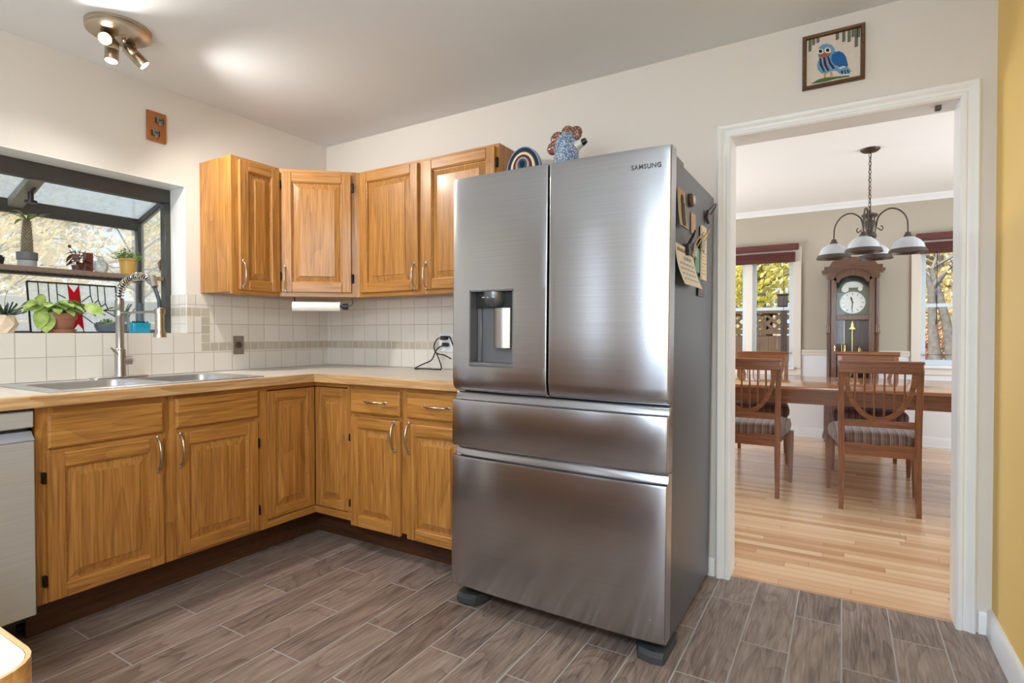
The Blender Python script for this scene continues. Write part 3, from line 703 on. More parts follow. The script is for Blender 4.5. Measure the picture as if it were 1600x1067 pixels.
# --- wall cabinets
UZ0, UZ1 = 1.375, 2.133
UF = .305
uw = thing('wall_cabinet', 'narrow single-door oak wall cabinet beside the garden window', 'cabinet', (UF, -.915, UZ0), PI / 2)
Lw, HH = .30, UZ1 - UZ0
face_frame(uw, [(0, .045, 0, HH, 'z'), (Lw - .03, Lw, 0, HH, 'z'), (.045, Lw - .03, 0, .04, 'x'), (.045, Lw - .03, HH - .04, HH, 'x')])
MB().box(0, Lw, .0195, UF - .002, .012, HH).build('carcass', oak_z, uw)
d = panel_door('door', uw, .038, .292, .022, HH - .018); pull(d, .056, -DT, .11)
for z in (.66, .12): hinge(uw, .297, z, h=.05)
ud = thing('wall_cabinet', 'corner oak wall cabinet with a single door set diagonally', 'cabinet', (0, 0, UZ0))
pA, pB = Vector((UF, -.614)), Vector((.646, -UF))
MB().prism([(.003, -.003), (.003, -.614), (UF - .02, -.614), (.632, -.292), (.646, -.289), (.646, -.003)], .012, HH, 'xy').build('carcass', oak_z, ud)
ang = math.atan2(pB.y - pA.y, pB.x - pA.x); Ld = (pB - pA).length
ff = face_frame(ud, [(0, .03, 0, HH, 'z'), (Ld - .05, Ld, 0, HH, 'z'), (.03, Ld - .05, 0, .04, 'x'), (.03, Ld - .05, HH - .04, HH, 'x')])
ff.location = (pA.x, pA.y, 0); ff.rotation_euler = (0, 0, ang)
d = panel_door('door', ud, .016, Ld - .048, .025, HH - .02, loc=(pA.x, pA.y, 0), rotz=ang); pull(d, .034, -DT, .105)
for z in (.66, .11):
    h_ = hinge(ud, Ld - .040, z, h=.055); h_.location = (pA.x, pA.y, 0); h_.rotation_euler = (0, 0, ang)
uf = thing('wall_cabinet', 'two-door oak wall cabinet partly hidden by the tall fridge', 'cabinet', (.647, -UF, UZ0))
Lw = 1.01
face_frame(uf, [(0, .03, 0, HH, 'z'), (.465, .53, 0, HH, 'z'), (Lw - .035, Lw, 0, HH, 'z'), (.03, .465, 0, .04, 'x'), (.53, Lw - .035, 0, .04, 'x'), (.03, .465, HH - .04, HH, 'x'), (.53, Lw - .035, HH - .04, HH, 'x')])
MB().box(0, Lw, .0195, UF - .002, .012, HH).build('carcass', oak_z, uf)
d = panel_door('door', uf, .018, .474, .024, HH - .016); pull(d, .452, -DT, .105)
d = panel_door('door', uf, .518, .992, .024, HH - .016); pull(d, .535, -DT, .1)
for z in (.66, .11): hinge(uf, 1.0, z, h=.05)

# --- worktop with oak edges
CD, CT0, CT1 = .692, .886, .93
SX0, SX1, SY0, SY1 = .105, .625, -1.83, -.97
ct = thing('countertop', 'long pale laminate worktop with oak edging under the window and along the backsplash', 'countertop', (.3, -1.4, CT0))
mb = MB()
def cb_(x0, x1, y0, y1): mb.box(x0 - .3, x1 - .3, y0 + 1.4, y1 + 1.4, 0, CT1 - CT0)
cb_(TH, SX0, -2.55, -TH); cb_(SX1, CD - .02, -2.55, -TH); cb_(SX0, SX1, -2.55, SY0); cb_(SX0, SX1, SY1, -TH); cb_(CD - .02, 1.765, -CD + .02, -TH)
mb.build('surface', lam_m, ct)
MB().box(CD - .02 - .3, CD - .3, -2.55 + 1.4, -CD + .02 + 1.4, -.002, .0445, .004).build('edge_strip', edge_y, ct)
MB().box(CD - .3, 1.765 - .3, -CD + 1.4, -CD + .02 + 1.4, -.002, .0445, .004).build('edge_strip', edge_x, ct)

# --- return worktop and cabinet whose near end shows at the bottom corner of the view
pe = thing('peninsula_counter', 'rounded near corner of a laminate worktop with worn oak edge', 'countertop', (2.0, -2.9, CT0))
mb = MB()
def rc(x0, x1, y0, y1, r): return [(x0, y0)] + arc(x1 - r, y0 + r, r, -PI / 2, 0, 6) + arc(x1 - r, y1 - r, r, 0, PI / 2, 6) + [(x0, y1)]
mb.prism(rc(-1.28, .7165, -.364, .3305, .027), 0, CT1 - CT0, 'xy'); mb.build('surface', lam_m, pe)
o_ = rc(-1.28, .72, -.368, .334, .031)[1:-1]; i_ = rc(-1.28, .717, -.3645, .331, .0275)[1:-1]
o_ = [(-1.28, -.368)] + o_ + [(-1.28, .334)]; i_ = [(-1.28, -.3645)] + i_ + [(-1.28, .331)]
MB().strip(o_, i_, -.002, .0445, 'xy').build('edge_strip', edge_x, pe)
pc = thing('peninsula_cabinet', 'oak cabinet end under the rounded worktop corner', 'cabinet', (2.0, -2.9, 0))
MB().box(-1.25, .66, -.33, .29, .1, CT0 - .001).build('carcass', oak_z, pc); MB().box(-1.25, .6, -.3, .23, 0, .1).build('toe_kick', kick_x, pc)

# ================================================================== SINK AND FAUCET
sk = thing('sink', 'stainless steel double bowl sink set into the worktop', 'sink', (.365, -1.40, CT1))
mb = MB()
sx0, sx1, sy0, sy1 = SX0 - .365, SX1 - .365, SY0 + 1.4, SY1 + 1.4
R0 = .006
b1 = ((sx0 + .085 + sx1 - .035) / 2, (sy0 + .035 - .018) / 2 , sx1 - sx0 - .12, -.018 - sy0 - .035)
b2 = ((sx0 + .085 + sx1 - .035) / 2, (sy1 - .035 + .018) / 2, sx1 - sx0 - .12, sy1 - .035 - .018)
e = .016
mb.box(sx0 - e, sx0 + .085, sy0 - e, sy1 + e, 0, R0, .002); mb.box(sx1 - .035, sx1 + e, sy0 - e, sy1 + e, 0, R0, .002)
mb.box(sx0 + .085, sx1 - .035, sy0 - e, sy0 + .035, 0, R0, .002); mb.box(sx0 + .085, sx1 - .035, sy1 - .035, sy1 + e, 0, R0, .002); mb.box(sx0 + .085, sx1 - .035, -.018, .018, 0, R0, .002)
mb.build('rim', sink_m, sk)
for bb in (b1, b2):
    mb = MB()
    def lp(i, z, r): return [(p[0], p[1], z) for p in rrect(bb[0], bb[1], bb[2] - 2 * i, bb[3] - 2 * i, r)]
    mb.rings([lp(-.006, R0 + .0005, .05), lp(.004, R0, .05), lp(.008, -.006, .05), lp(.012, -.15, .05), lp(.03, -.175, .05), lp(.1, -.18, .04), lp(.1, -.19, .04), lp(.02, -.18, .05), lp(.004, -.15, .05), lp(0, -.006, .05)], caps=(False, False), closed=True)
    bo = mb.build('bowl', sink_m, sk)
    MB().lathe([(0, -.181), (.042, -.181), (.046, -.177), (.04, -.176), (.012, -.1785), (0, -.1785)], (bb[0], bb[1], 0), 20).box(bb[0] - .11, bb[0] + .11, bb[1] - .1, bb[1] + .1, -.186, -.181).build('drain', chrome, bo)

fc = thing('faucet', 'brushed steel spring-neck pull-down faucet standing behind the sink', 'faucet', (.135, -1.39, CT1 + R0))
mb = MB(); mb.rings([[(p[0], p[1], z) for p in rrect(0, 0, .056, .25, .027)] for z in (0, .006)] + [[(p[0], p[1], .009) for p in rrect(0, 0, .05, .244, .024)]]); mb.build('base_plate', faucet_m, fc)
MB().lathe([(.027, .006), (.027, .012), (.0235, .02), (.0235, .135), (.0215, .14), (.0175, .145), (.0175, .335), (.0195, .338), (.0195, .38), (.0165, .383), (.0165, .39), (0, .39)]).build('body', faucet_m, fc)
mb = MB(); mb.cyl((0, .0, .085), (.008, .047, .085), .021, seg=20); mb.tube([(.012, .0, .1), (.012, -.028, .128), (.012, -.045, .15)], [.0065, .006, .005], 8); mb.build('lever', faucet_m, fc)
RA = .178
cen = (RA, .43); path = [(0, .38)] + [(RA - RA * math.cos(a_), .40 + .087 * math.sin(a_)) for a_ in [PI * i / 24 for i in range(20)]]
MB().tube([(p[0], 0, p[1]) for p in path], .0075, 8).build('hose', plain('grey_hose', srgb(40, 40, 43), .5), fc)
mb = MB(); coil = []
import bisect
L_ = [0]
for a_, b_ in zip(path[:-1], path[1:]): L_.append(L_[-1] + math.hypot(b_[0] - a_[0], b_[1] - a_[1]))
N = 20 * 12
for i in range(N + 1):
    t = L_[-1] * i / N; k = min(max(bisect.bisect(L_, t) - 1, 0), len(path) - 2); f_ = (t - L_[k]) / (L_[k + 1] - L_[k])
    px = path[k][0] * (1 - f_) + path[k + 1][0] * f_; pz = path[k][1] * (1 - f_) + path[k + 1][1] * f_
    tx, tz = path[k + 1][0] - path[k][0], path[k + 1][1] - path[k][1]; q = math.hypot(tx, tz); nx, nz = -tz / q, tx / q
    an = 2 * PI * i / 12
    coil.append((px + nx * .0165 * math.cos(an), .0165 * math.sin(an), pz + nz * .0165 * math.cos(an)))
mb.tube(coil, .0034, 6); mb.build('spring', chrome, fc)
e_ = path[-1]
MB().cyl((e_[0] - .012, 0, e_[1] + .026), (e_[0] + .012, 0, e_[1] - .022), .018, .014).build('spring_collar', nickel, fc)
MB().tube([(e_[0] + .01, 0, e_[1] - .02), (e_[0] + .034, 0, e_[1] - .06), (.368, 0, .37), (.372, 0, .33)], .0085, 10).build('lower_hose', plain('dark_hose', srgb(62, 66, 74), .5), fc)
sp_ = MB().lathe([(.012, .335), (.0165, .33), (.0185, .31), (.0185, .24), (.021, .225), (.026, .212), (.026, .2), (0, .2)], (.372, 0, 0)).build('spray_head', nickel, fc)
MB().tube([(0, 0, .318), (.2, 0, .318), (.352, 0, .318)], .006, 8).lathe([(.0205, .307), (.0225, .307), (.0225, .329), (.0205, .329)], (.372, 0, 0)).lathe([(.018, .306), (.0215, .306), (.0215, .33), (.018, .33)]).build('support_arm', faucet_m, fc)

# ================================================================== DISHWASHER
dw = thing('dishwasher', 'stainless steel dishwasher at the end of the sink cabinet', 'dishwasher', (.64, -2.204, 0), PI / 2)
MB().box(-.293, .293, .02, .6, .1, .88).build('tub', black_m, dw)
MB().box(-.297, .297, -.045, .02, .135, .77, .004).rings([[(x, -.045, .77), (x, .02, .77), (x, .02, .80), (x, -.012, .80)] for x in (-.297, .297)]).build('door', steel_dw, dw)
MB().box(-.297, .297, -.04, .02, .815, .876, .004).build('control_panel', steel_dw, dw)
MB().box(-.29, .29, .005, .02, .79, .82).build('handle_recess', disp_dark, dw)
MB().box(-.29, .27, .07, .09, 0, .13).build('kick_plate', black_m, dw)

# ================================================================== FRIDGE
FXC, FYF = 2.229, -.872                   # centre x, front face y
fr = thing('refrigerator', 'tall stainless steel french door refrigerator with dispenser and two drawers', 'refrigerator', (FXC - .017, -.47, .0055))
fr.rotation_euler = (0, .0115, 0)
hw = .454
yf = FYF + .47                            # local front
def bow(x): return .012 * (1 - (x / hw) ** 4)      # convex front in plan
def front_poly(x0, x1, yb, r0=.0, r1=.0, n=14, off=0.):
    """plan outline of a door: bowed front, rounded outer corners"""
    pts = []
    for i in range(n + 1):
        x = x0 + (x1 - x0) * i / n; y = yf + .012 - bow(x) + off
        if r0 and x - x0 < r0: y += r0 - math.sqrt(max(0, r0 ** 2 - (r0 - (x - x0)) ** 2))
        if r1 and x1 - x < r1: y += r1 - math.sqrt(max(0, r1 ** 2 - (r1 - (x1 - x)) ** 2))
        pts.append((x, y))
    return pts + [(x1, yb), (x0, yb)]
def xs(x0, x1, r0, r1):
    a = [x0 + r0 * (1 - math.cos(PI / 2 * i / 6)) for i in range(7)] if r0 else [x0]
    b_ = [x1 - r1 * (1 - math.cos(PI / 2 * i / 6)) for i in range(6, -1, -1)] if r1 else [x1]
    mid = [a[-1] + (b_[0] - a[-1]) * i / 16 for i in range(1, 16)]
    return a + mid + b_
def plan(x0, x1, r0, r1, off=0.):
    out = []
    for x in xs(x0, x1, r0, r1):
        y = yf + .012 - bow(x) + off
        if r0 and x - x0 < r0: y += r0 - math.sqrt(max(0, r0 ** 2 - (r0 - (x - x0)) ** 2))
        if r1 and x1 - x < r1: y += r1 - math.sqrt(max(0, r1 ** 2 - (r1 - (x1 - x)) ** 2))
        out.append((x, y))
    return out
YBK = yf + .075
def door_shell(x0, x1, prof, r0, r1, skip=None):
    """sheet swept up the door: prof = [(z, offset back)]"""
    loops = []
    for z, off in prof:
        p = plan(x0, x1, r0, r1, off); loops.append([(x, y, z) for x, y in p] + [(x1, YBK, z), (x0, YBK, z)])
    return MB().rings(loops)
MB().box(-.434, .434, -.29, .42, .03, 1.775, .004).build('cabinet_body', fridge_side, fr)
MB().box(-.434, .434, -.325, -.29, .05, 1.77).build('gasket', disp_dark, fr)
# french doors: the sheet tucks back at the bottom grip
dprof = [(.902, .030), (.912, .012), (.93, .004), (.96, 0.), (1.2, 0.), (1.5, 0), (1.765, 0.), (1.783, .004)]
# left door is built around the dispenser recess
DLx0, DLx1, DLz0, DLz1 = -.362, -.150, 1.010, 1.318
mb = MB()
def zone(x0, x1, zp, r0, r1):
    loops = []
    for z, off in zp:
        p = plan(x0, x1, r0, r1, off); loops.append([(x, y, z) for x, y in p] + [(x1, YBK, z), (x0, YBK, z)])
    mb.rings(loops)
lo = [q for q in dprof if q[0] < DLz0] + [(DLz0, 0)]; hi = [(DLz1, 0)] + [q for q in dprof if q[0] > DLz1]
zone(-hw, -.004, lo, .005, .004); zone(-hw, -.004, hi, .005, .004)
zone(-hw, DLx0, [(DLz0, 0), (DLz1, 0)], .005, 0); zone(DLx1, -.004, [(DLz0, 0), (DLz1, 0)], 0, .004)
ld = mb.build('door', steel_m, fr)
mb = MB(); yd0 = yf + .002
mb.box(DLx0, DLx1, yd0 + .062, yd0 + .067, DLz0, DLz1); mb.box(DLx0, DLx0 + .006, yd0, yd0 + .078, DLz0, DLz1); mb.box(DLx1 - .006, DLx1, yd0, yd0 + .078, DLz0, DLz1)
mb.box(DLx0, DLx1, yd0, yd0 + .078, DLz1 - .006, DLz1)
mb.box(DLx0 + .006, DLx0 + .026, yd0 + .052, yd0 + .063, DLz0, DLz1 - .07, .003)
di = mb.build('dispenser_recess', disp_m, ld)
MB().box(DLx0, DLx1, yd0 - .004, yd0 + .078, DLz0 - .002, DLz0 + .014, .003).build('drip_tray', disp_m, ld)
MB().box(DLx0 + .006, DLx1 - .006, yd0 + .04, yd0 + .06, DLz1 - .07, DLz1 - .006).build('nozzle_cover', disp_dark, ld)
mb = MB().lathe([(0, DLz1 - .068), (.03, DLz1 - .068), (.044, DLz1 - .055), (.05, DLz1 - .03), (.05, DLz1 - .008), (0, DLz1 - .008)], (-.262, yd0 + .043, 0), 28)
mb.build('control_dome', plain('dispenser_dome', srgb(104, 106, 110), .25, .6), ld)
mb = MB()
for k in range(3): mb.box(-.295 + k * .024, -.283 + k * .024, yd0 - .0065, yd0 - .004, DLz1 - .032, DLz1 - .029)
mb.build('display_icons', plain('display_glow_grey', srgb(196, 206, 214), .4), ld)
mb = MB(); pad = [(-.262 + .078 * i / 8, yd0 + .03 - .014 * math.sin(PI * i / 8)) for i in range(9)] + [(-.184, yd0 + .056), (-.262, yd0 + .056)]
mb.prism(pad, 1.085, 1.245, 'xy'); mb.build('paddle', plain('paddle_steel', srgb(170, 164, 158), .34, .9), ld)
rd = door_shell(.004, hw, dprof, .004, .005).build('door', steel_m, fr)
# drawers: front sheet with a stepped-back grip along the top
def fridge_drawer(z0, z1, zt):
    d_ = door_shell(-hw, hw, [(z0, .006), (z0 + .008, 0), (z1 - .012, 0), (z1 - .003, .002), (z1, .008), (z1 + .001, .026), (zt - .004, .032), (zt, .036)], .005, .005).build('drawer', steel_m, fr)
    return d_
fridge_drawer(.672, .868, .896); fridge_drawer(.084, .632, .666)
# feet, hinge covers
for sx in (-1, 1):
    ftp = [(sx * .445, yf + .05), (sx * .44, yf + .035), (sx * .40, yf + .028), (sx * .35, yf + .04), (sx * .33, yf + .09), (sx * .33, yf + .2), (sx * .445, yf + .2)]
    MB().rings([[(x, y, 0) for x, y in ftp], [(x, y, .022) for x, y in ftp], [(x, y + .014, .036) for x, y in ftp]]).build('front_foot', plain('charcoal_foot', srgb(58, 60, 64), .6), fr)
    MB().box(sx * .425, sx * .36, yf + .085, yf + .3, 1.775, 1.80, .006, 2).build('hinge_cover', disp_m, fr)
MB().box(-.42, .42, .2, .4, .0, .03).build('rear_base', disp_dark, fr)
tx = bpy.data.curves.new('door_lettering', 'FONT'); tx.body = 'SAMSUNG'; tx.size = .0215; tx.extrude = .0006; tx.offset = .0002; tx.space_character = 1.08
to = bpy.data.objects.new('logo_lettering', tx); me_ = bpy.data.meshes.new_from_object(to); bpy.data.objects.remove(to); to = bpy.data.objects.new('logo_lettering', me_); COL.objects.link(to); to.data.materials.append(plain('logo_grey', srgb(70, 72, 76), .4, .5))
to.parent = rd; xt = .318; to.location = (xt, yf + .012 - bow(xt) - .001, 1.712); to.rotation_euler = (PI / 2, 0, math.radians(2.0))

# ---- things on the fridge top
FT = 1.783
# upright oval of coiled, coloured yarn
FTA = FT + .016
cz = thing('crocheted_trivet', 'oval trivet of blue, yellow and maroon yarn rings propped upright on the fridge', 'trivet', (1.858, -.40, FTA))
arcs = [(.094, srgb(150, 164, 176)), (.088, srgb(26, 44, 84)), (.072, srgb(92, 84, 62)), (.067, srgb(236, 208, 130)), (.058, srgb(232, 226, 212)), (.053, srgb(52, 46, 88)), (.044, srgb(120, 50, 60)), (.036, srgb(170, 164, 130)), (.026, srgb(48, 82, 116)), (.014, srgb(22, 30, 60))]
for i, (r, c) in enumerate(arcs):
    ri = max((arcs[i + 1][0] if i + 1 < len(arcs) else .0) - .001, .001)
    yy = -.012 - .0012 * i; zc_ = .125 + .04 * i / 9; kz = 1.33 - .25 * i / 9
    mb = MB(); ts = [2 * PI * k / 40 for k in range(40)]
    mb.strip([(r * math.cos(t), zc_ + kz * r * math.sin(t)) for t in ts], [(ri * math.cos(t), zc_ + kz * ri * math.sin(t)) for t in ts], yy, .012, 'xz', closed=True)
    mb.build('yarn_ring', plain('yarn_' + str(i), c, .95, vary=.15, vscale=120, bmp=.6, bscale=300), cz)
# polka dot ceramic hen
hen = thing('ceramic_hen', 'blue and white dotted ceramic hen with a spotted brown comb on the fridge', 'figurine', (2.085, -.42, FTA))
hb, nt, b = new_mat('blue_dotted_glaze')
vr = node(nt, 'ShaderNodeTexVoronoi'); vr.inputs['Scale'].default_value = 120; nt.links.new(coords(nt), vr.inputs['Vector'])
nt.links.new(ramp(nt, vr.outputs['Distance'], [(.15, srgb(206, 218, 230)), (.5, srgb(122, 142, 170)), (.85, srgb(84, 100, 130))]), b.inputs['Base Color']); b.inputs['Roughness'].default_value = .2
hc, nt, b = new_mat('brown_dotted_glaze')
vr = node(nt, 'ShaderNodeTexVoronoi'); vr.inputs['Scale'].default_value = 120; nt.links.new(coords(nt), vr.inputs['Vector'])
nt.links.new(ramp(nt, vr.outputs['Distance'], [(.15, srgb(214, 180, 166)), (.4, srgb(128, 84, 70)), (.85, srgb(98, 58, 50))]), b.inputs['Base Color']); b.inputs['Roughness'].default_value = .25
loops = []
for (z, cx, rx, ry) in [(0, -.012, .075, .06), (.04, -.014, .076, .062), (.09, -.006, .068, .056), (.13, .004, .060, .05), (.18, .006, .057, .048), (.22, .006, .054, .045), (.25, .008, .043, .036), (.268, .010, .022, .02), (.272, .010, .004, .004)]:
    loops.append([(cx + rx * math.cos(2 * PI * k / 24), ry * math.sin(2 * PI * k / 24), z) for k in range(24)])
MB().rings(loops).build('body', hb, hen)
mb = MB()
for (x, z, r) in [(-.062, .208, .03), (-.04, .248, .034), (.012, .268, .032), (.052, .258, .033)]: mb.ell((x, 0, z), r, .018, r, 16, 10)
mb.build('comb', hc, hen)
mb = MB().lathe([(.024, 0), (.02, .02), (.016, .032), (.014, .036), (0, .036)], (.055, 0, .2), 16, Matrix.Rotation(math.radians(68), 3, 'Y')); mb.build('beak', plain('white_glaze', srgb(206, 206, 202), .25), hen)
MB().cyl((.085, 0, .210), (.104, 0, .218), .0165, .012, 12).build('beak_tip', black_m, hen)

# ---- magnets and papers on the fridge side (x = FXC + .434)
SXF = FXC + .4368
def side_item(name, label, cat, y0, y1, z0, z1, mt, th=.0015, group=None, curl=0., off=0., tilt=0.):
    """a sheet on the fridge's right flank; curl lifts its lower edge"""
    yc, zc = (y0 + y1) / 2, (z0 + z1) / 2; n = 8; hy, hz = (y1 - y0) / 2, (z1 - z0) / 2
    loops = []
    for i in range(n + 1):
        z = hz - 2 * hz * i / n; o = off + curl * (i / n) ** 2
        loops.append([(o, -hy, z), (o + th, -hy, z), (o + th, hy, z), (o, hy, z)])
    o = MB(Matrix.Rotation(tilt, 4, 'X')).rings(loops).build(name, mt, None, (SXF + .0005, yc, zc))
    return tag(o, label, cat, group)
paper_w = plain('white_paper', srgb(222, 216, 206), .8); paper_t = plain('tan_paper', srgb(186, 164, 138), .8); paper_g = plain('teal_paper', srgb(110, 160, 144), .8)
side_item('photo_card', 'tan folded card with dark figure pinned at the top front of the fridge side', 'card', -.735, -.63, 1.535, 1.672, paper_t, .003, curl=.012, off=.006)
MB().ell((0, 0, .03), .004, .017, .02, 10, 6).rings([[(0, -.012, .02), (.006, -.012, .02), (.006, .012, .02), (0, .012, .02)], [(.002, -.03, -.07), (.009, -.03, -.07), (.009, .022, -.06), (.002, .022, -.06)]]).build('figure_print', plain('dark_print', srgb(58, 48, 44), .7), bpy.data.objects['photo_card'], (.0115, 0, 0))
side_item('grey_card', 'small grey picture card between tan card and round magnet', 'card', -.615, -.545, 1.55, 1.63, plain('grey_card', srgb(136, 132, 126), .7), .003)
side_item('peach_card', 'narrow peach coloured card under the round magnet', 'card', -.50, -.43, 1.545, 1.625, plain('peach_card', srgb(196, 158, 132), .7), .003)
mg = thing('round_magnet', 'round glossy brown and white magnet high on the fridge side', 'magnet', (SXF, -.515, 1.668))
Ry = Matrix.Rotation(PI / 2, 3, 'Y')
MB().lathe([(0, 0), (.026, 0), (.028, .006), (.024, .014), (0, .018)], (0, 0, 0), 20, Ry).build('rim', plain('brown_gloss', srgb(84, 66, 54), .25), mg)
MB().lathe([(0, .0172), (.016, .0165), (.014, .0195), (0, .021)], (0, 0, 0), 16, Ry).build('face', plain('white_gloss', srgb(206, 198, 186), .2), mg)
def clip(label, y, z, mt, ang, s=1.):
    t = thing('magnet_clip', label, 'clip', (SXF + .0035, y, z)); t.rotation_euler = (ang, 0, 0)
    MB().box(0, .012, -.022 * s, .022 * s, -.02 * s, .02 * s, .003).build('jaw', mt, t)
    MB().tube([(.006, -.016 * s, .016 * s), (.028, -.010 * s, .05 * s), (.034, 0, .062 * s), (.028, .010 * s, .05 * s), (.006, .016 * s, .016 * s)], .0028, 6).build('grip', mt, t)
clip('black magnet clip above the calendar page', -.575, 1.47, black_m, .2, 1.1)
clip('silver magnet clip holding the calendar page', -.475, 1.475, chrome, -.3, 1.2)
clip('silver magnet clip holding the long note pad', -.335, 1.515, chrome, -.2, 1.15)
clip('black magnet clip at the far top corner of the fridge side', -.225, 1.655, pewter, -.5, 1.1)
cal = side_item('calendar_page', 'pale calendar page with a printed grid hanging on the fridge side', 'paper', -.735, -.46, 1.325, 1.475, paper_w, .0015, curl=.035)
mb = MB()
for i in range(5):
    for k in range(4):
        z = .012 - .02 * k; y = -.105 + .045 * i; tt = (.075 - z) / .15; mb.box(.003 + .035 * tt ** 2, .0036 + .035 * tt ** 2, y, y + .03, z - .012, z)
for y in (-.03, .01, .05): mb.box(.0068, .0076, y, y + .02, .024, .036)
mb.build('printed_grid', plain('faint_print', srgb(168, 166, 172), .8), cal)
MB().box(.0015, .0028, -.12, .12, .05, .062).build('header_strip', plain('mauve_strip', srgb(150, 128, 128), .8), cal)
side_item('teal_note', 'teal paper note tucked behind the long note pad', 'paper', -.43, -.35, 1.40, 1.50, paper_g, .0015)
pd = side_item('note_pad', 'long cream shopping note pad at the rear of the fridge side', 'paper', -.34, -.255, 1.375, 1.60, plain('cream_paper', srgb(226, 206, 184), .8), .008, off=.002)
mb = MB()
for k in range(13): mb.box(.0098, .0106, -.033, .012 + .02 * math.sin(k * 2.3), .085 - k * .0145, .0875 - k * .0145)
mb.build('ruled_lines', plain('pencil_lines', srgb(164, 140, 126), .8), pd)
side_item('green_photo', 'dark green and red photo card below the long note pad', 'card', -.375, -.265, 1.305, 1.385, plain('green_photo', srgb(62, 84, 60), .5, vary=.5, vscale=40), .003)
MB().ell((.0035, 0, -.012), .0025, .022, .022, 12, 8).build('red_spot', plain('red_print', srgb(150, 52, 36), .5), bpy.data.objects['green_photo'])

# ================================================================== WALL DECORATIONS
pic = thing('framed_picture', 'framed stitched picture of a blue owl above the doorway', 'picture', (3.138, -.001, 2.315))
pw, ph = .1145, .1145
mb = MB(); prof2 = [(0, 0), (0, .014), (.004, .019), (.012, .017), (.016, .010), (.017, 0)]
crn = [(-pw, -ph), (pw, -ph), (pw, ph), (-pw, ph)]
mb.rings([[(x - math.copysign(a_, x), -o, z - math.copysign(a_, z)) for a_, o in prof2] for x, z in crn], closed=True)
mb.build('frame', brownwood, pic)
MB().box(-pw + .01, pw - .01, -.006, -.001, -ph + .01, ph - .01).build('canvas', plain('cream_canvas', srgb(208, 198, 186), .8, vary=.04, vscale=90), pic)
S2 = .229 / 790.          # picture pixels (zoomed crop) to metres
def pxp(px, py, shear=True):
    x = (px - 512) * S2; top = 295 - (px - 118) * .2345; bot = 968 - (px - 118) * .195
    z = .1145 - .229 * (py - top) / (bot - top); return (x, z)
def patch(name, polys, mt, y0):
    mb = MB()
    for pl in polys: mb.prism([pxp(*p) for p in pl], y0, -.0055, 'xz')
    return mb.build(name, mt, pic, smooth=0)
def oval(cx, cy, rx, ry, n=20, a0=0, a1=2 * PI): return [(cx + rx * math.cos(a0 + (a1 - a0) * k / n), cy + ry * math.sin(a0 + (a1 - a0) * k / n)) for k in range(n)]
c_lb = plain('stitch_light_blue', srgb(98, 150, 188), .85); c_bl = plain('stitch_blue', srgb(22, 92, 158), .85); c_db = plain('stitch_navy', srgb(44, 40, 66), .85)
c_wh = plain('stitch_white', srgb(226, 220, 212), .85); c_rd = plain('stitch_rust', srgb(160, 84, 66), .85); c_gr = plain('stitch_green', srgb(74, 104, 62), .85); c_tn = plain('stitch_tan', srgb(196, 148, 84), .85); c_lav = plain('stitch_lavender', srgb(150, 154, 190), .85)
patch('owl_body', [[(335, 560), (315, 480), (330, 420), (370, 380), (430, 368), (490, 382), (525, 420), (540, 470), (520, 560), (540, 640), (600, 690), (690, 660), (740, 715), (720, 748), (600, 752), (560, 712), (500, 712), (430, 745), (360, 742), (315, 690), (308, 620)]], c_lb, -.0068)
patch('owl_wing', [[(490, 560), (500, 510), (540, 475), (590, 465), (640, 490), (675, 540), (700, 640), (690, 665), (640, 650), (590, 668), (540, 640), (505, 605)]], c_bl, -.0080)
patch('owl_breast', [[(355, 545), (400, 540), (430, 600), (470, 700), (430, 712), (385, 640)], [(430, 530), (460, 525), (500, 610), (535, 680), (500, 690), (455, 620)]], c_lav, -.0074)
patch('owl_stripes', [[(340, 555), (362, 552), (372, 620), (412, 728), (392, 722), (345, 640)], [(385, 545), (412, 542), (432, 630), (468, 708), (440, 712), (398, 640)], [(436, 535), (458, 530), (490, 610), (538, 682), (508, 690), (462, 622)], [(610, 715), (632, 710), (640, 752), (622, 752)], [(648, 708), (664, 705), (680, 748), (666, 750)], [(684, 704), (698, 700), (716, 738), (704, 742)]], c_db, -.0082)
patch('owl_mask', [[(318, 500), (395, 480), (478, 480), (462, 525), (400, 548), (335, 530)]], c_rd, -.0080)
patch('owl_eye_rings', [oval(352, 468, 40, 34), oval(444, 455, 42, 36)], c_wh, -.0084)
patch('owl_eyes', [oval(352, 466, 24, 22), oval(444, 453, 24, 22)], plain('stitch_black', srgb(34, 24, 38), .85), -.0089)
patch('owl_legs', [[(400, 738), (424, 738), (424, 795), (395, 800)], [(476, 725), (502, 722), (512, 775), (482, 785)]], c_tn, -.0075)
patch('branch', [[(225, 878), (330, 818), (430, 795), (540, 785), (722, 772), (715, 788), (560, 812), (420, 848), (300, 868)]], c_gr, -.0071)
mb = MB(); rnd = random.Random(3)
for (x0, y0_, y1_) in [(215, 318, 455), (262, 305, 385), (318, 292, 350), (565, 240, 310), (645, 215, 335), (712, 200, 345), (760, 190, 285), (800, 180, 410), (825, 180, 290)]:
    yy = y0_
    while yy < y1_:
        for sgn in (-1, 1):
            cx, cz_ = pxp(x0 + sgn * 10, yy + (0 if sgn > 0 else 8)); mb.prism([(cx - .0042, cz_ - sgn * .001), (cx, cz_ - .0026), (cx + .0042, cz_ + sgn * .001), (cx, cz_ + .0026)], -.0072, -.0055, 'xz')
        yy += 17
mb.build('hanging_leaves', plain('stitch_dark_green', srgb(44, 62, 44), .85), pic, smooth=0)

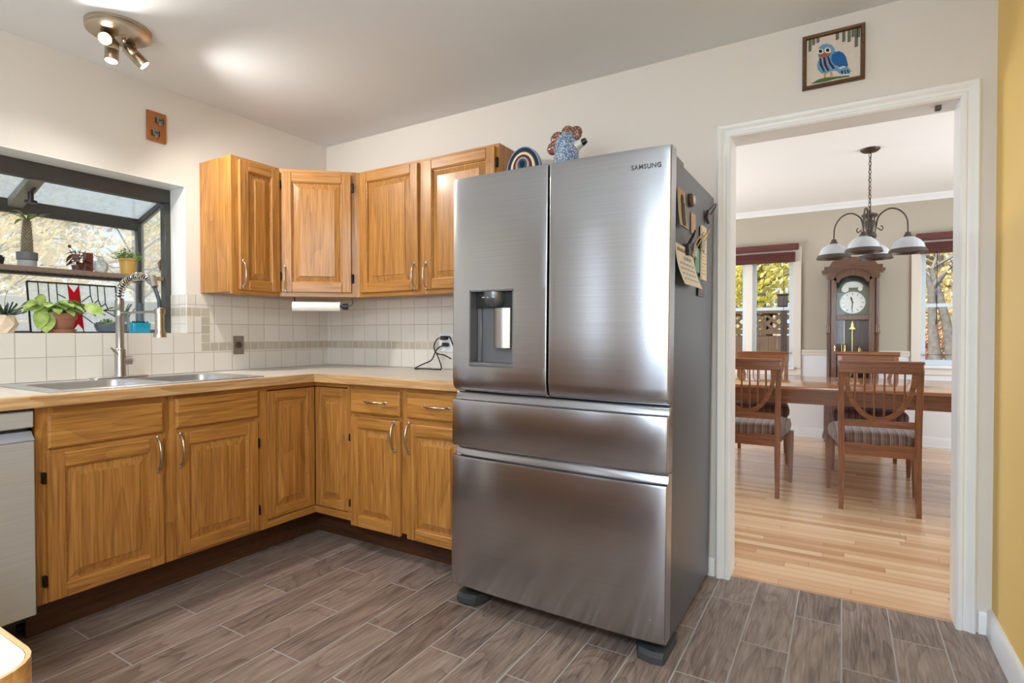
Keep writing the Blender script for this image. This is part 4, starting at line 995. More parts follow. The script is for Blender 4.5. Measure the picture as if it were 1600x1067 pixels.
plq = thing('wall_plaque', 'small rust-brown wooden plaque with two grey figures above the garden window', 'plaque', (.001, -1.149, 2.264), PI / 2)
MB().box(-.05, .05, -.014, 0, -.08, .08, .006, 2).build('board', wood('rust_plaque', 'z', srgb(112, 60, 28), srgb(160, 92, 44), srgb(184, 116, 62), rough=.45), plq)
gf = plain('grey_carving', srgb(120, 112, 98), .6, vary=.2, vscale=80); gd = plain('dark_carving', srgb(58, 50, 46), .7)
for (x, z) in ((.012, .036), (-.008, -.036)):
    f_ = MB().box(x - .014, x + .016, -.024, -.014, z - .012, z + .022, .003).ell((x + .004, -.02, z - .018), .011, .008, .012, 12, 8).build('carved_figure', gf, plq)
    MB().box(x - .022, x - .014, -.02, -.014, z - .018, z + .012, .002).box(x + .016, x + .022, -.02, -.014, z - .014, z + .016, .002).box(x - .006, x + .012, -.027, -.024, z - .002, z + .004).build('dark_detail', gd, f_)

# ================================================================== TRACK LIGHT
tlx, tly = .465, -1.525
tl = thing('ceiling_spotlight', 'round brushed nickel ceiling fixture with three lit spot heads', 'ceiling light', (tlx, tly, H))
tan_n = plain('warm_brushed_nickel', srgb(190, 176, 158), .28, 1.)
MB().lathe([(0, 0), (.122, 0), (.122, -.012), (.118, -.016), (.121, -.02), (.121, -.028), (.112, -.034), (0, -.036)], (0, 0, 0), 40).lathe([(.007, -.036), (.007, -.045), (.009, -.048), (.006, -.056), (0, -.058)], (.0, .02, 0), 12).build('canopy', tan_n, tl)
bulb_m, nt, b = new_mat('lit_bulb'); b.inputs['Emission Color'].default_value = (1, .86, .66, 1); b.inputs['Emission Strength'].default_value = 45; b.inputs['Base Color'].default_value = (1, 1, 1, 1)
HEADS = [((-.030, -.035, -.05), (.62, -.35, -.42)), ((-.035, -.012, -.095), (.10, -.10, -1.)), ((-.045, .085, -.075), (.28, .58, -.62))]
for i, (p, dv) in enumerate(HEADS):
    p = Vector(p); dv = Vector(dv).normalized(); a0 = p - dv * .045; a1 = p + dv * .05
    Rm = dv.to_track_quat('Z', 'Y').to_matrix()
    h_ = MB().lathe([(0, -.05), (.017, -.05), (.024, -.04), (.026, -.02), (.026, -.002), (.0245, 0), (.026, .002), (.026, .05), (.023, .05), (.02, .03), (0, .03)], p, 24, Rm).build('spot_head', tan_n, tl)
    MB().lathe([(0, .032), (.019, .032), (.021, .046), (.014, .05), (0, .051)], p, 18, Rm).build('bulb', bulb_m, h_)
    MB().tube([(p.x * .9 + .005, p.y * .9, -.034), (p.x + .01, p.y, p.z * .5 - .02), tuple(p - dv * .01 + Vector((.0, 0, .024)))], .006, 8).build('swivel_arm', tan_n, h_)
    if i: MB().tube([(p.x + .02, p.y - .01, -.036), (p.x + .035, p.y - .035, -.05), tuple(a0 + Vector((.01, -.02, .02))), tuple(a0)], .003, 6).build('cord', pewter, h_)
    lp_ = Vector((tlx, tly, H)) + p + dv * .075
    spot('spot_lamp', lp_, lp_ + dv, (18, 14, 40)[i], (1.0, .95, .86), 152, .7, .022)

# ================================================================== SMALL KITCHEN ITEMS
mid = (pA + pB) / 2; dirv = (pB - pA).normalized(); nv = Vector((dirv.y, -dirv.x))
c0 = mid + nv * (-.02)
pr_ = thing('paper_roll', 'white paper roll on a holder under the corner wall cabinet', 'paper towel', (c0.x, c0.y, 1.317), ang)
MB().cyl((-.163, 0, 0), (.112, 0, 0), .0275, seg=32).build('roll', plain('white_roll', srgb(244, 242, 238), .8), pr_)
MB().cyl((-.168, 0, 0), (.135, 0, 0), .006).tube([(.16, 0, 0), (.18, 0, .01), (.186, 0, .03), (.178, 0, .056)], .002, 6).cyl((-.155, .02, .028), (-.155, .02, .058), .004).build('rod', black_m, pr_)
MB().cyl((.125, 0, 0), (.158, 0, 0), .017, .02, 16).build('end_cap', black_m, pr_)
ol = thing('wall_outlet', 'metal outlet plate with a round socket on the tile band', 'outlet', (TH, -.691, 1.083), PI / 2)
MB().box(-.035, .035, -.005, 0, -.056, .056, .002).build('cover_plate', plain('pewter_plate', srgb(150, 140, 128), .35, .8), ol)
MB().lathe([(0, 0), (.019, 0), (.019, .006), (.012, .009), (0, .009)], (0, -.005, -.0), 20, Matrix.Rotation(PI / 2, 3, 'X')).build('socket', plain('dark_socket', srgb(86, 76, 66), .4, .5), ol)
o2 = thing('wall_outlet', 'white outlet plate next to the fridge with black cords plugged in', 'outlet', (1.083, -TH, 1.095))
MB().box(-.057, .057, -.006, 0, -.057, .057, .002).build('cover_plate', plain('white_plate', srgb(226, 228, 232), .4), o2)
cd = thing('power_cord', 'tangled black power cords with plugs beside the fridge', 'cord', (1.08, -.06, CT1))
def bez(pts, n=8):
    P_ = [Vector(p) for p in pts]; out = []
    for i in range(len(P_) - 1):
        p0, p1, p2, p3 = P_[max(i - 1, 0)], P_[i], P_[i + 1], P_[min(i + 2, len(P_) - 1)]
        for k in range(n):
            t = k / n; out.append(.5 * ((2 * p1) + (p2 - p0) * t + (2 * p0 - 5 * p1 + 4 * p2 - p3) * t * t + (3 * p1 - p0 - 3 * p2 + p3) * t ** 3))
    return out + [P_[-1]]
MB().tube(bez([(.01, .03, .19), (-.03, .02, .195), (-.055, .01, .17), (-.055, 0, .13), (-.035, 0, .10), (.03, -.01, .09), (.09, -.02, .07)]), .004, 8).build('cable', black_m, cd)
MB().tube(bez([(.02, .03, .15), (-.02, .01, .14), (-.045, 0, .11), (-.06, -.02, .06), (-.12, -.04, .03), (-.16, -.06, .006), (-.09, -.07, .008), (.06, -.08, .008)]), .0042, 8).build('cable', black_m, cd)
MB().tube(bez([(.01, .04, .195), (.05, .02, .2), (.09, .0, .15), (.12, 0, .1)]), .0042, 8).build('cable', black_m, cd)
MB().tube(bez([(-.04, 0, .105), (.0, -.02, .06), (.04, -.05, .02), (.05, -.07, .008)]), .0038, 8).build('cable', black_m, cd)
MB().box(-.03, .02, .02, .046, .183, .207, .005).box(-.015, .03, .02, .046, .142, .165, .005).build('plug', black_m, cd)

# ================================================================== PLANTS AND ORNAMENTS IN THE GARDEN WINDOW
SZ, SH = 1.157, 1.479
def pot_mesh(prof, rseg=28): return MB().lathe(prof, (0, 0, 0), rseg)
def soil(parent, r, z): return MB().lathe([(0, z - .004), (r, z - .004), (r, z), (0, z + .003)], (0, 0, 0), 20).build('soil', soil_m, parent)
rnd = random.Random(11)
# palm
t = thing('potted_palm', 'small spiny-trunked palm in a grey two-tone pot on the window shelf', 'plant', (-.28, -1.612, SH))
pot = pot_mesh([(0, 0), (.036, 0), (.0375, .036), (0, .036)]).build('pot', plain('light_grey_pot', srgb(150, 152, 156), .6), t)
pot_mesh([(.0376, .036), (.0415, .04), (.042, .076), (.038, .076), (.037, .06), (0, .06)]).build('pot_rim', plain('dark_grey_pot', srgb(88, 92, 98), .6), t)
mb = MB().lathe([(.020, .055), (.0235, .08), (.023, .13), (.020, .18), (.016, .225), (.012, .24), (0, .242)], (0, 0, 0), 18)
tr = mb.build('trunk', plain('palm_bark', srgb(98, 88, 72), .8, vary=.3, vscale=120), t)
mb = MB()
for i in range(20):
    for k in range(11):
        a = 2 * PI * (k + .5 * (i % 2)) / 11; z = .072 + i * .0083; r = .0225 - .006 * max(0, (z - .13) / .1)
        mb.cyl((r * math.cos(a), r * math.sin(a), z), ((r + .008) * math.cos(a), (r + .008) * math.sin(a), z + .007), .0013, .0003, 4)
mb.build('spines', plain('pale_spines', srgb(178, 168, 146), .7), tr)
mb = MB()
for k in range(11):
    a = 2 * PI * k / 11 + rnd.uniform(-.2, .2); el = rnd.uniform(.15, .9)
    mb.blade((.01 * math.cos(a), .01 * math.sin(a), .238), (math.cos(a) * math.cos(el), math.sin(a) * math.cos(el), math.sin(el)), (0, 0, 1), rnd.uniform(.10, .13), .019, rnd.uniform(.3, .7))
mb.build('leaves', palm_m, t)
# dark jade at the edge of view
t = thing('potted_jade', 'dark glossy leaved plant at the far end of the window shelf', 'plant', (-.27, -1.735, SH))
pot_mesh([(0, 0), (.028, 0), (.034, .04), (.03, .04), (.028, .034), (0, .034)]).build('pot', black_m, t)
mb = MB()
for k in range(14):
    a = 2 * PI * k / 14; mb.blade((0, 0, .036), (math.cos(a), math.sin(a), rnd.uniform(.2, .9)), (0, 0, 1), rnd.uniform(.035, .05), .03, .5, cup=.3)
mb.build('leaves', dkleaf_m, t)
# burgundy plant with its maroon box
t = thing('potted_rubber_plant', 'burgundy leaved plant trailing in front of a maroon box on the window shelf', 'plant', (-.28, -1.402, SH))
pot_mesh([(0, 0), (.022, 0), (.028, .034), (.024, .034), (.023, .028), (0, .028)]).build('pot', plain('brown_pot', srgb(86, 56, 44), .5), t)
mb = MB(); st = MB()
for k in range(15):
    a = rnd.uniform(0, 2 * PI); h0 = rnd.uniform(.03, .105); r0 = rnd.uniform(.004, .02)
    b0 = Vector((r0 * math.cos(a), r0 * math.sin(a), h0)); mb.blade(b0, (math.cos(a), math.sin(a), rnd.uniform(-.5, .5)), (0, 0, 1), rnd.uniform(.04, .062), rnd.uniform(.024, .034), .5, cup=.25)
for k in range(4): st.tube([(0, 0, .02), (.006 * (k - 1.5), .004 * k - .006, .07), (.012 * (k - 1.5), .02 * (k - 1.5), .115)], .002, 5)
st.tube([(0, 0, .08), (0, -.02, .115), (.005, -.036, .128)], .0015, 5); st.ell((.005, -.037, .13), .006, .008, .009, 8, 6)
mb.build('leaves', burg_m, t); st.build('stems', burg_m, t)
t = MB().box(-.02, .02, -.017, .017, 0, .112, .002).build('maroon_box', plain('maroon_card', srgb(112, 44, 34), .6), None, (-.335, -1.334, SH)); tag(t, 'upright maroon box standing behind the burgundy plant', 'box')
t = thing('glass_globe_vase', 'round clear glass globe vase beside the maroon box', 'vase', (-.28, -1.297, SH))
MB().lathe([(0, .002), (.012, 0), (.026, .01), (.034, .03), (.033, .05), (.022, .068), (.011, .076), (.0115, .086), (.013, .086), (.0125, .075), (.0235, .067), (.0345, .05), (.0355, .03), (.027, .009), (.012, -.0005)], (0, 0, 0), 28).build('globe', vase_glass, t)
MB().tube([(0, .0, .04), (0, -.004, .09), (0, -.03, .098)], .0016, 6).tube([(0, -.004, .09), (0, .025, .093)], .0013, 6).build('stem', plain('dark_twig', srgb(60, 46, 40), .7), t)
# fern in the mustard pot
t = thing('potted_fern', 'bushy green fern in a mustard yellow pot on the window shelf', 'plant', (-.28, -1.163, SH))
pot_mesh([(0, 0), (.036, 0), (.0425, .082), (.0455, .084), (.0455, .096), (.041, .096), (.04, .085), (0, .085)]).build('pot', plain('mustard_glaze', srgb(178, 142, 66), .4), t)
soil(t, .039, .09)
mb = MB()
for k in range(46):
    a = rnd.uniform(0, 2 * PI); el = rnd.uniform(.1, 1.4); L = rnd.uniform(.035, .072); d_ = Vector((math.cos(a) * math.cos(el), math.sin(a) * math.cos(el), math.sin(el))); b0 = Vector((.02 * math.cos(a), .02 * math.sin(a), .092))
    mb.tube([b0, b0 + d_ * L], .0008, 4)
    for q in range(6):
        p_ = b0 + d_ * L * (.45 + .11 * q); a2 = rnd.uniform(0, 2 * PI)
        mb.blade(p_, (math.cos(a2), math.sin(a2), rnd.uniform(-.1, .6)), (0, 0, 1), rnd.uniform(.012, .02), .010, .3, 3)
mb.build('fronds', fern_m, t)
# suction ornament on the side pane
t = MB().rings([[(0, 0, -.038), (.002, 0, -.038), (.002, .001, -.038), (0, .001, -.038)], [(-.008, -.004, .0), (.014, -.004, .0), (.014, .004, 0), (-.008, .004, 0)], [(-.016, -.005, .016), (.006, -.005, .022), (.006, .005, .022), (-.016, .005, .016)], [(.012, -.002, .036), (.014, -.002, .038), (.014, .002, .038), (.012, .002, .036)]])
t.rings([[(.004, -.006, -.012), (.016, -.006, .004), (.016, .006, .004), (.004, .006, -.012)], [(.010, -.006, -.006), (.024, -.003, .02), (.024, .003, .02), (.010, .006, -.006)]])
tag(t.build('hummingbird_ornament', plain('bronze_ornament', srgb(128, 82, 54), .35, .4), None, (-.23, WY1 - .025, 1.548)), 'small bronze bird ornament stuck to the side pane', 'ornament')
# faceted planter with spiky succulent
t = thing('potted_haworthia', 'spiky dark succulent in a faceted cream planter on the window sill', 'plant', (-.16, -1.738, SZ))
mb = MB(); mb.rings([[(r * math.cos(2 * PI * (k + o) / 7), r * math.sin(2 * PI * (k + o) / 7), z) for k in range(7)] for r, z, o in ((.034, 0, 0), (.052, .04, .5), (.038, .084, 0), (.032, .084, 0), (.03, .07, 0))]); mb.build('planter', plain('cream_ceramic', srgb(214, 194, 170), .5), t, smooth=0)
mb = MB()
for k in range(26):
    a = k * 2.4; el = .25 + 1.1 * k / 26; mb.blade((.008 * math.cos(a), .008 * math.sin(a), .074), (math.cos(a) * math.cos(el), math.sin(a) * math.cos(el), math.sin(el)), (0, 0, 1), .064 + .02 * rnd.random(), .010, .05, 4, .003, .4)
mb.tube([(0, 0, .08), (0, .004, .16), (.0, .014, .2)], .001, 4); mb.build('leaves', dkleaf_m, t)
# pothos
t = thing('potted_pothos', 'pale variegated pothos spilling from a terracotta pot with saucer on the sill', 'plant', (-.165, -1.516, SZ))
pot_mesh([(0, .012), (.04, .012), (.055, .066), (.061, .068), (.064, .098), (.058, .098), (.055, .072), (0, .072)]).build('pot', terracotta, t)
pot_mesh([(0, 0), (.05, 0), (.06, .018), (.056, .019), (.046, .006), (0, .006)]).build('saucer', terracotta, t); soil(t, .056, .088)
mb = MB(); st = MB()
for k in range(58):
    a = rnd.uniform(0, 2 * PI); R_ = rnd.uniform(.015, .085); z = .145 - .35 * max(0, R_ - .05) + rnd.uniform(-.022, .018); ya = 1.25 * R_ * math.sin(a); xa = R_ * .7 * math.cos(a)
    b0 = Vector((xa, ya - .03, z)); mb.blade(b0, (math.cos(a) * .7, math.sin(a), rnd.uniform(-.25, .25)), (0, 0, 1), rnd.uniform(.05, .072), rnd.uniform(.042, .056), .45, 6, cup=.22); st.tube([(0, 0, .09), (xa * .6, ya * .6, z - .012), tuple(b0)], .0016, 5)
for (y_, z_, dy, dz, L) in [(-.085, .12, -.35, -1, .10), (-.09, .09, .1, -1, .085), (-.1, .135, -1, -.15, .065), (.085, .135, 1, -.25, .085), (-.065, .10, -.2, -1, .09), (-.075, .15, -.8, .4, .06)]:
    b0 = Vector((.03, y_, z_)); mb.blade(b0, (.35, dy, dz), (1, 0, .3), L, .062, .15, 6, cup=.18); st.tube([(0, 0, .1), (.02, y_ * .6, .14), tuple(b0)], .0018, 5)
mb.build('leaves', pothos_m, t); st.build('stems', fern_m, t)
# stained glass panel: leaded lines over textured glass
SHR = Matrix(((1, 0, 0, 0), (0, 1, -.055, .006), (0, 0, 1, 0), (0, 0, 0, 1)))
t = thing('stained_glass_panel', 'leaded stained glass panel with red pieces leaning in the garden window', 'stained glass', (-.31, -1.402, SZ + .003))
gw, gh = .196, .256
lead = plain('black_lead', srgb(30, 32, 32), .5, .3)
MB(SHR).box(-.0015, .0015, -gw, gw, 0, gh).build('clear_glass', wavy_glass, t)
mb = MB(SHR)
def bar(p, q, r=.0028): mb.tube([(0, p[0], p[1]), (0, q[0], q[1])], r, 6)
fy = lambda px: (px - 700) / 430 * gw            # zoom pixels of the panel to local
fz = lambda py: (765 - py) / 475 * gh
for a_, b_ in (((-gw, 0), (gw, 0)), ((gw, 0), (gw, gh)), ((gw, gh), (-gw, gh)), ((-gw, gh), (-gw, 0))): bar(a_, b_, .0048)
L2 = [(-.152, 0, -.152, gh), (-.11, .10, -.11, gh), (-.075, .13, -.075, gh), (-.018, 0, -.026, gh), (.029, 0, .021, gh), (-.075, .20, -.04, .18), (-.024, .206, -.003, .178), (.018, .206, -.003, .178),
      (-.024, .04, -.003, .078), (.018, .04, -.003, .078), (-.024, .122, .196, .122), (.072, .20, .072, gh), (.107, .175, .107, gh), (.14, .15, .14, gh), (.072, .20, .030, .164), (.072, .20, .083, .15), (.107, .178, .06, .130), (.107, .178, .118, .140),
      (.14, .16, .095, .122), (.14, .16, .15, .13), (.175, .14, .13, .122), (.03, .09, .075, .05), (.055, .122, .09, .09), (.10, .122, .135, .095), (.13, .122, .19, .085), (.018, .165, .05, .122), (.05, .122, .018, .09)]
for (a_, b_, c_, d_) in L2: bar((a_, b_), (c_, d_))
mb.build('lead_lines', lead, t)
mb = MB(SHR)
for pl in ([(-.026, .25), (-.002, .212), (.021, .25), (.022, .165), (-.002, .158), (-.025, .165)], [(-.022, .132), (.002, .106), (.025, .132), (.029, .012), (.006, .046), (-.018, .012)]): mb.prism(pl, -.003, .003, 'yz')
mb.build('red_glass', red_glass, t, smooth=0)
# bowl of succulents
t = thing('succulent_bowl', 'blue-grey bowl planted with several rosette succulents, behind the tap', 'plant', (-.16, -1.322, SZ))
mb = MB(); n = 40; loops = []
for (r, z) in ((.026, 0), (.046, .012), (.056, .036), (.057, .046), (.052, .046), (.048, .034), (.0, .03)):
    loops.append([((max(r, .001) * (1 + .05 * math.cos(5 * 2 * PI * k / n))) * math.cos(2 * PI * k / n), (max(r, .001) * (1 + .05 * math.cos(5 * 2 * PI * k / n))) * math.sin(2 * PI * k / n), z) for k in range(n)])
mb.rings(loops); mb.build('bowl', plain('blue_grey_glaze', srgb(78, 90, 106), .3, vary=.15, vscale=30), t)
for (x, y, r, z) in ((.012, -.026, .03, .046), (-.012, .006, .034, .058), (.02, .028, .026, .046), (.03, .0, .024, .044), (-.02, -.03, .022, .05)):
    mb = MB()
    for k in range(18):
        a = k * 2.4; el = .15 + 1.15 * k / 18; mb.blade((x, y, z - .012), (math.cos(a) * math.cos(el), math.sin(a) * math.cos(el), math.sin(el)), (0, 0, 1), r * (1.1 - .25 * k / 18), .013, -.1, 4, .003, .35)
    mb.build('rosette', succ_m, t)
# jar with aloe, grey tumbler, turquoise planter
t = thing('aloe_jar', 'upright aloe growing from a clear glass jar on the sill', 'plant', (-.365, -1.163, SZ))
MB().lathe([(0, 0), (.036, 0), (.04, .01), (.04, .1), (.034, .112), (.036, .122), (.033, .122), (.031, .112), (.0375, .1), (.0375, .011), (0, .004)], (0, 0, 0), 28).build('jar', vase_glass, t)
MB().lathe([(0, .005), (.036, .006), (.036, .05), (0, .052)], (0, 0, 0), 20).build('soil', soil_m, t)
mb = MB()
for k in range(11):
    a = k * 2.4; el = .85 + .5 * (k / 11); mb.blade((.006 * math.cos(a), .006 * math.sin(a), .052), (math.cos(a) * math.cos(el), math.sin(a) * math.cos(el), math.sin(el)), (0, 0, 1), .11 + .055 * rnd.random(), .014, .03, 5, .003, .3)
mb.build('leaves', aloe_m, t)
t = MB().lathe([(0, 0), (.017, 0), (.0195, .172), (.0175, .172), (.0155, .01), (0, .01)], (0, 0, 0), 24).build('grey_tumbler', plain('slate_blue_grey', srgb(84, 94, 108), .5), None, (-.30, -1.096, SZ)); tag(t, 'tall slate grey tumbler behind the turquoise planter', 'tumbler')
t = thing('turquoise_planter', 'glossy turquoise planter with dark succulents at the end of the window sill', 'plant', (-.115, -1.184, SZ))
mb = MB(); mb.rings([[(p[0], p[1], z) for p in rrect(0, 0, .06 * s_, .096 * s_, .016)] for s_, z in ((.86, 0), (.96, .006), (1., .05), (.97, .055), (.9, .055), (.88, .044))]); mb.build('planter', plain('turquoise_glaze', srgb(24, 142, 176), .15), t)
mb = MB()
for (x, y) in ((0, -.028), (.008, 0), (0, .028), (-.012, .012), (-.012, -.014)):
    for k in range(13):
        a = k * 2.4; el = .2 + 1.1 * k / 13; mb.blade((x, y, .042), (math.cos(a) * math.cos(el), math.sin(a) * math.cos(el), math.sin(el)), (0, 0, 1), .026, .01, 0, 3, .002, .3)
mb.build('leaves', dkleaf_m, t)

# ================================================================== DINING ROOM FURNITURE
table = thing('dining_table', 'long polished cherry dining table surrounded by chairs', 'table', (3.1, 2.52, 0))
MB().box(-1.65, 1.65, -.6, .6, .722, .748, .006, 2).build('tabletop', wood('polished_cherry_top', 'x', *[srgb(118, 70, 42), srgb(160, 104, 66), srgb(184, 128, 86)], rough=.12, coat=.6, figure=.2), table)
MB().box(-1.6, 1.6, -.565, -.54, .618, .722, .002).box(-1.6, 1.6, .54, .565, .618, .722, .002).box(-1.6, -1.575, -.54, .54, .618, .722).box(1.575, 1.6, -.54, .54, .618, .722).box(-1.602, 1.602, -.571, -.565, .618, .632).box(-1.602, 1.602, -.569, -.565, .712, .722).build('apron', cherry_x, table)
for x in (-1.55, 1.55):
    for y in (-.51, .51):
        MB().rings([[(x + s_ * a_, y + s_ * b_, z) for a_, b_ in ((-1, -1), (1, -1), (1, 1), (-1, 1))] for s_, z in ((.02, 0), (.038, .6), (.04, .72))]).build('leg', cherry_z, table)

stripe_m, nt, b = new_mat('brown_striped_upholstery')
tc = node(nt, 'ShaderNodeTexCoord'); sp = node(nt, 'ShaderNodeSeparateXYZ'); nt.links.new(tc.outputs['Object'], sp.inputs[0])
fr_ = math_n(nt, 'FRACT', math_n(nt, 'MULTIPLY', sp.outputs[0], 21))
nt.links.new(ramp(nt, fr_, [(0, srgb(74, 50, 44)), (.22, srgb(84, 58, 50)), (.32, srgb(156, 128, 106)), (.40, srgb(88, 64, 56)), (.55, srgb(136, 110, 94)), (.62, srgb(80, 56, 50)), (.85, srgb(112, 86, 74)), (1, srgb(74, 50, 44))]), b.inputs['Base Color'])
b.inputs['Roughness'].default_value = .6; b.inputs['Sheen Weight'].default_value = .25
def make_chair(name, label):
    """chair with its back at y=0 (rear posts) and its front legs at y=.5"""
    t = thing(name, label, 'chair', group='striped dining chairs')
    for s_ in (-1, 1):
        # rear leg and back post in one sweep
        pts = [(s_ * .208, -.035, 0), (s_ * .206, -.012, .2), (s_ * .205, 0, .42), (s_ * .208, -.006, .60), (s_ * .213, -.03, .90), (s_ * .214, -.036, .955)]
        mb = MB(); mb.rings([[(p[0] + a_ * w, p[1] + b_ * dpt, p[2]) for a_, b_ in ((-1, -1), (1, -1), (1, 1), (-1, 1))] for p, w, dpt in zip(pts, (.014, .017, .019, .018, .0165, .016), (.015, .018, .02, .016, .013, .012))])
        mb.build('leg', cherry_z, t)
        mb = MB(); mb.rings([[(s_ * .262 + a_ * w + s_ * off, .475 + b_ * w + .004, z) for a_, b_ in ((-1, -1), (1, -1), (1, 1), (-1, 1))] for z, w, off in ((0, .013, .0), (.28, .021, 0), (.40, .024, -.002))])
        mb.build('leg', cherry_z, t)
    MB().box(-.228, .228, -.054, -.022, .892, .968, .004).box(-.232, .232, -.060, -.018, .955, .972, .004).build('top_rail', cherry_x, t)
    # U-shaped hoop hanging from the top rail
    n = 22; ho = []; hi = []
    for k in range(n + 1):
        a = PI + PI * k / n; ho.append((.198 * math.cos(a), .895 + .318 * math.sin(a))); hi.append((.170 * math.cos(a), .895 + .286 * math.sin(a)))
    mb = MB(); yo = lambda z: -.006 - .024 * max(0, (z - .6) / .3)
    mb.rings([[(o[0], yo(o[1]) - .011, o[1]), (o[0], yo(o[1]) + .011, o[1]), (i_[0], yo(i_[1]) + .011, i_[1]), (i_[0], yo(i_[1]) - .011, i_[1])] for o, i_ in zip(ho, hi)])
    mb.build('back_hoop', cherry_x, t)
    for k in range(6):
        x = -.133 + .0532 * k; z0 = .895 - .286 * math.sqrt(1 - (x / .170) ** 2) - .006
        MB().tube([(x, yo(z0), z0), (x, yo((z0 + .895) / 2), (z0 + .895) / 2), (x, yo(.895), .897)], [.0052, .0062, .0052], 8).build('spindle', cherry_z, t)
    MB().box(-.192, .192, -.018, .006, .545, .588, .003).build('lower_rail', cherry_x, t)
    pl = [(-.225, -.018), (.225, -.018), (.288, .502), (-.288, .502)]
    MB().prism([(-.19, -.016), (.19, -.016), (.245, .49), (-.245, .49)], .355, .415, 'xy').box(-.2, .2, -.018, .0, .405, .44, .002).build('seat_frame', cherry_x, t)
    mb = MB(); loops = []
    for (z, s_) in ((.408, .965), (.42, 1.0), (.46, 1.02), (.485, 1.0), (.502, .94), (.512, .8), (.516, .5), (.517, .1)):
        l = []
        for k in range(32):
            a = 2 * PI * k / 32; c_, d_ = math.cos(a), math.sin(a); ex = .42
            ux = math.copysign(abs(c_) ** ex, c_); uy = math.copysign(abs(d_) ** ex, d_)
            wy = .255 + .0; hw_ = .222 + .062 * (uy * s_ + 1) / 2
            l.append((ux * hw_ * s_, .245 + uy * .262 * s_, z + .012 * (1 - uy) * 0))
        loops.append(l)
    mb.rings(loops); mb.build('seat', stripe_m, t)
    return t
ch = make_chair('dining_chair', 'striped cherry dining chair nearest the doorway, its spindled back to the viewer')
ch.location = (3.383, 1.52, 0); ch.rotation_euler = (0, 0, math.radians(3))
copy_thing(ch, (2.588, 1.535, 0), math.radians(1), 'striped dining chair half hidden by the edge of the doorway near the lattice fence window')
copy_thing(ch, (4.12, 1.68, 0), math.radians(-2), 'dining chair of which only a front leg and seat corner show beside the white jamb')
copy_thing(ch, (2.51, 3.13, 0), PI, 'dining chair across the table in front of the lattice fence window')
# the armless host chair in front of the clock has a rolled crest
hc_ = copy_thing(ch, (3.375, 3.13, 0), PI, 'dining chair with a rolled crest across the table in front of the clock')
MB().cyl((-.24, -.036, .962), (.24, -.036, .962), .021, seg=14).build('crest_roll', cherry_x, hc_)

# ---- grandfather clock
gc = thing('grandfather_clock', 'tall walnut grandfather clock with arched glass door against the beige wall', 'clock', (3.268, 4.02, 0))
fy_ = -.15
MB().box(-.262, .262, -.165, .13, .05, .09, .006).box(-.25, .25, -.155, .13, .09, .52, .004).box(-.262, .262, -.165, .13, .52, .56, .008).rings([[(-.255, -.16, .56), (.255, -.16, .56), (.255, .13, .56), (-.255, .13, .56)], [(-.225, -.13, .60), (.225, -.13, .60), (.225, .13, .60), (-.225, .13, .60)]]).box(-.19, .19, -.16, -.154, .16, .46, .004).build('base', walnut_x, gc)
for sx in (-1, 1): MB().ell((sx * .21, -.11, .026), .042, .042, .026, 14, 8).ell((sx * .21, .09, .026), .03, .03, .026, 14, 8).build('bun_foot', walnut_x, gc)
MB().box(-.225, -.195, -.13, .13, .6, 1.79).box(.195, .225, -.13, .13, .6, 1.79).box(-.2, .2, .11, .13, .6, 1.79).box(-.2, .2, -.12, .12, .6, .615).build('case', walnut_z, gc)
for sx in (-1, 1):
    pr2 = [(.016, .6), (.022, .615), (.016, .64), (.0135, .66), (.0135, 1.13), (.02, 1.15), (.023, 1.17), (.016, 1.19), (.02, 1.22), (.0135, 1.24), (.0125, 1.70), (.02, 1.72), (.02, 1.745), (0, 1.746)]
    MB().lathe([(0, .6)] + pr2, (sx * .214, -.138, 0), 16).build('column', walnut_z, gc)
# hood: cornice following the arch
def arch_pts(r, z0, n=20): return [(r * math.cos(PI - PI * k / n), z0 + .62 * r * math.sin(PI - PI * k / n)) for k in range(n + 1)]
mb = MB()
crest = [(-.225, 1.70), (-.225, 1.748), (-.262, 1.78), (-.262, 1.80)] + [(-.262 + .08 * k / 6, 1.80 + .0 + .085 * (k / 6) ** 2) for k in range(1, 7)] + [(-.10, 1.915), (0, 1.925), (.10, 1.915)] + [(.182 + .08 * k / 6, 1.885 - .085 * (1 - (1 - k / 6) ** 2)) for k in range(0, 7)] + [(.262, 1.78), (.225, 1.748), (.225, 1.70)]
op = [(.165, 1.70)] + arch_pts(.165, 1.70)[::-1][0:0] + [(p[0], p[1]) for p in arch_pts(.165, 1.70)[::-1]] + [(-.165, 1.70)]
mb.prism(crest + op, -.165, -.135, 'xz'); mb.box(-.255, .255, -.135, .13, 1.79, 1.84, .004); mb.box(-.225, .225, -.135, .13, 1.75, 1.79)
ap = arch_pts(.172, 1.70); mb.strip([(p[0] * 1.09, 1.70 + (p[1] - 1.70) * 1.12) for p in ap], ap, -.178, -.16, 'xz')
mb.box(-.275, -.215, -.172, .13, 1.775, 1.80, .004).box(.215, .275, -.172, .13, 1.775, 1.80, .004)
mb.build('hood', walnut_x, gc)
dr = MB().box(-.19, -.14, -.148, -.122, .6, 1.72, .003).box(.14, .19, -.148, -.122, .6, 1.72, .003).box(-.14, .14, -.148, -.122, .6, .66, .003).box(-.14, .14, -.148, -.122, 1.285, 1.335, .003)
dr.prism([(-.165, 1.70)] + [(p[0], p[1]) for p in arch_pts(.168, 1.70)] + [(.165, 1.70), (.122, 1.66)] + [(p[0], p[1]) for p in arch_pts(.122, 1.66)[::-1]], -.148, -.122, 'xz')
dr = dr.build('door', walnut_z, gc)
MB().box(-.142, .142, -.137, -.134, .66, 1.72).build('door_glass', pane_m, dr)
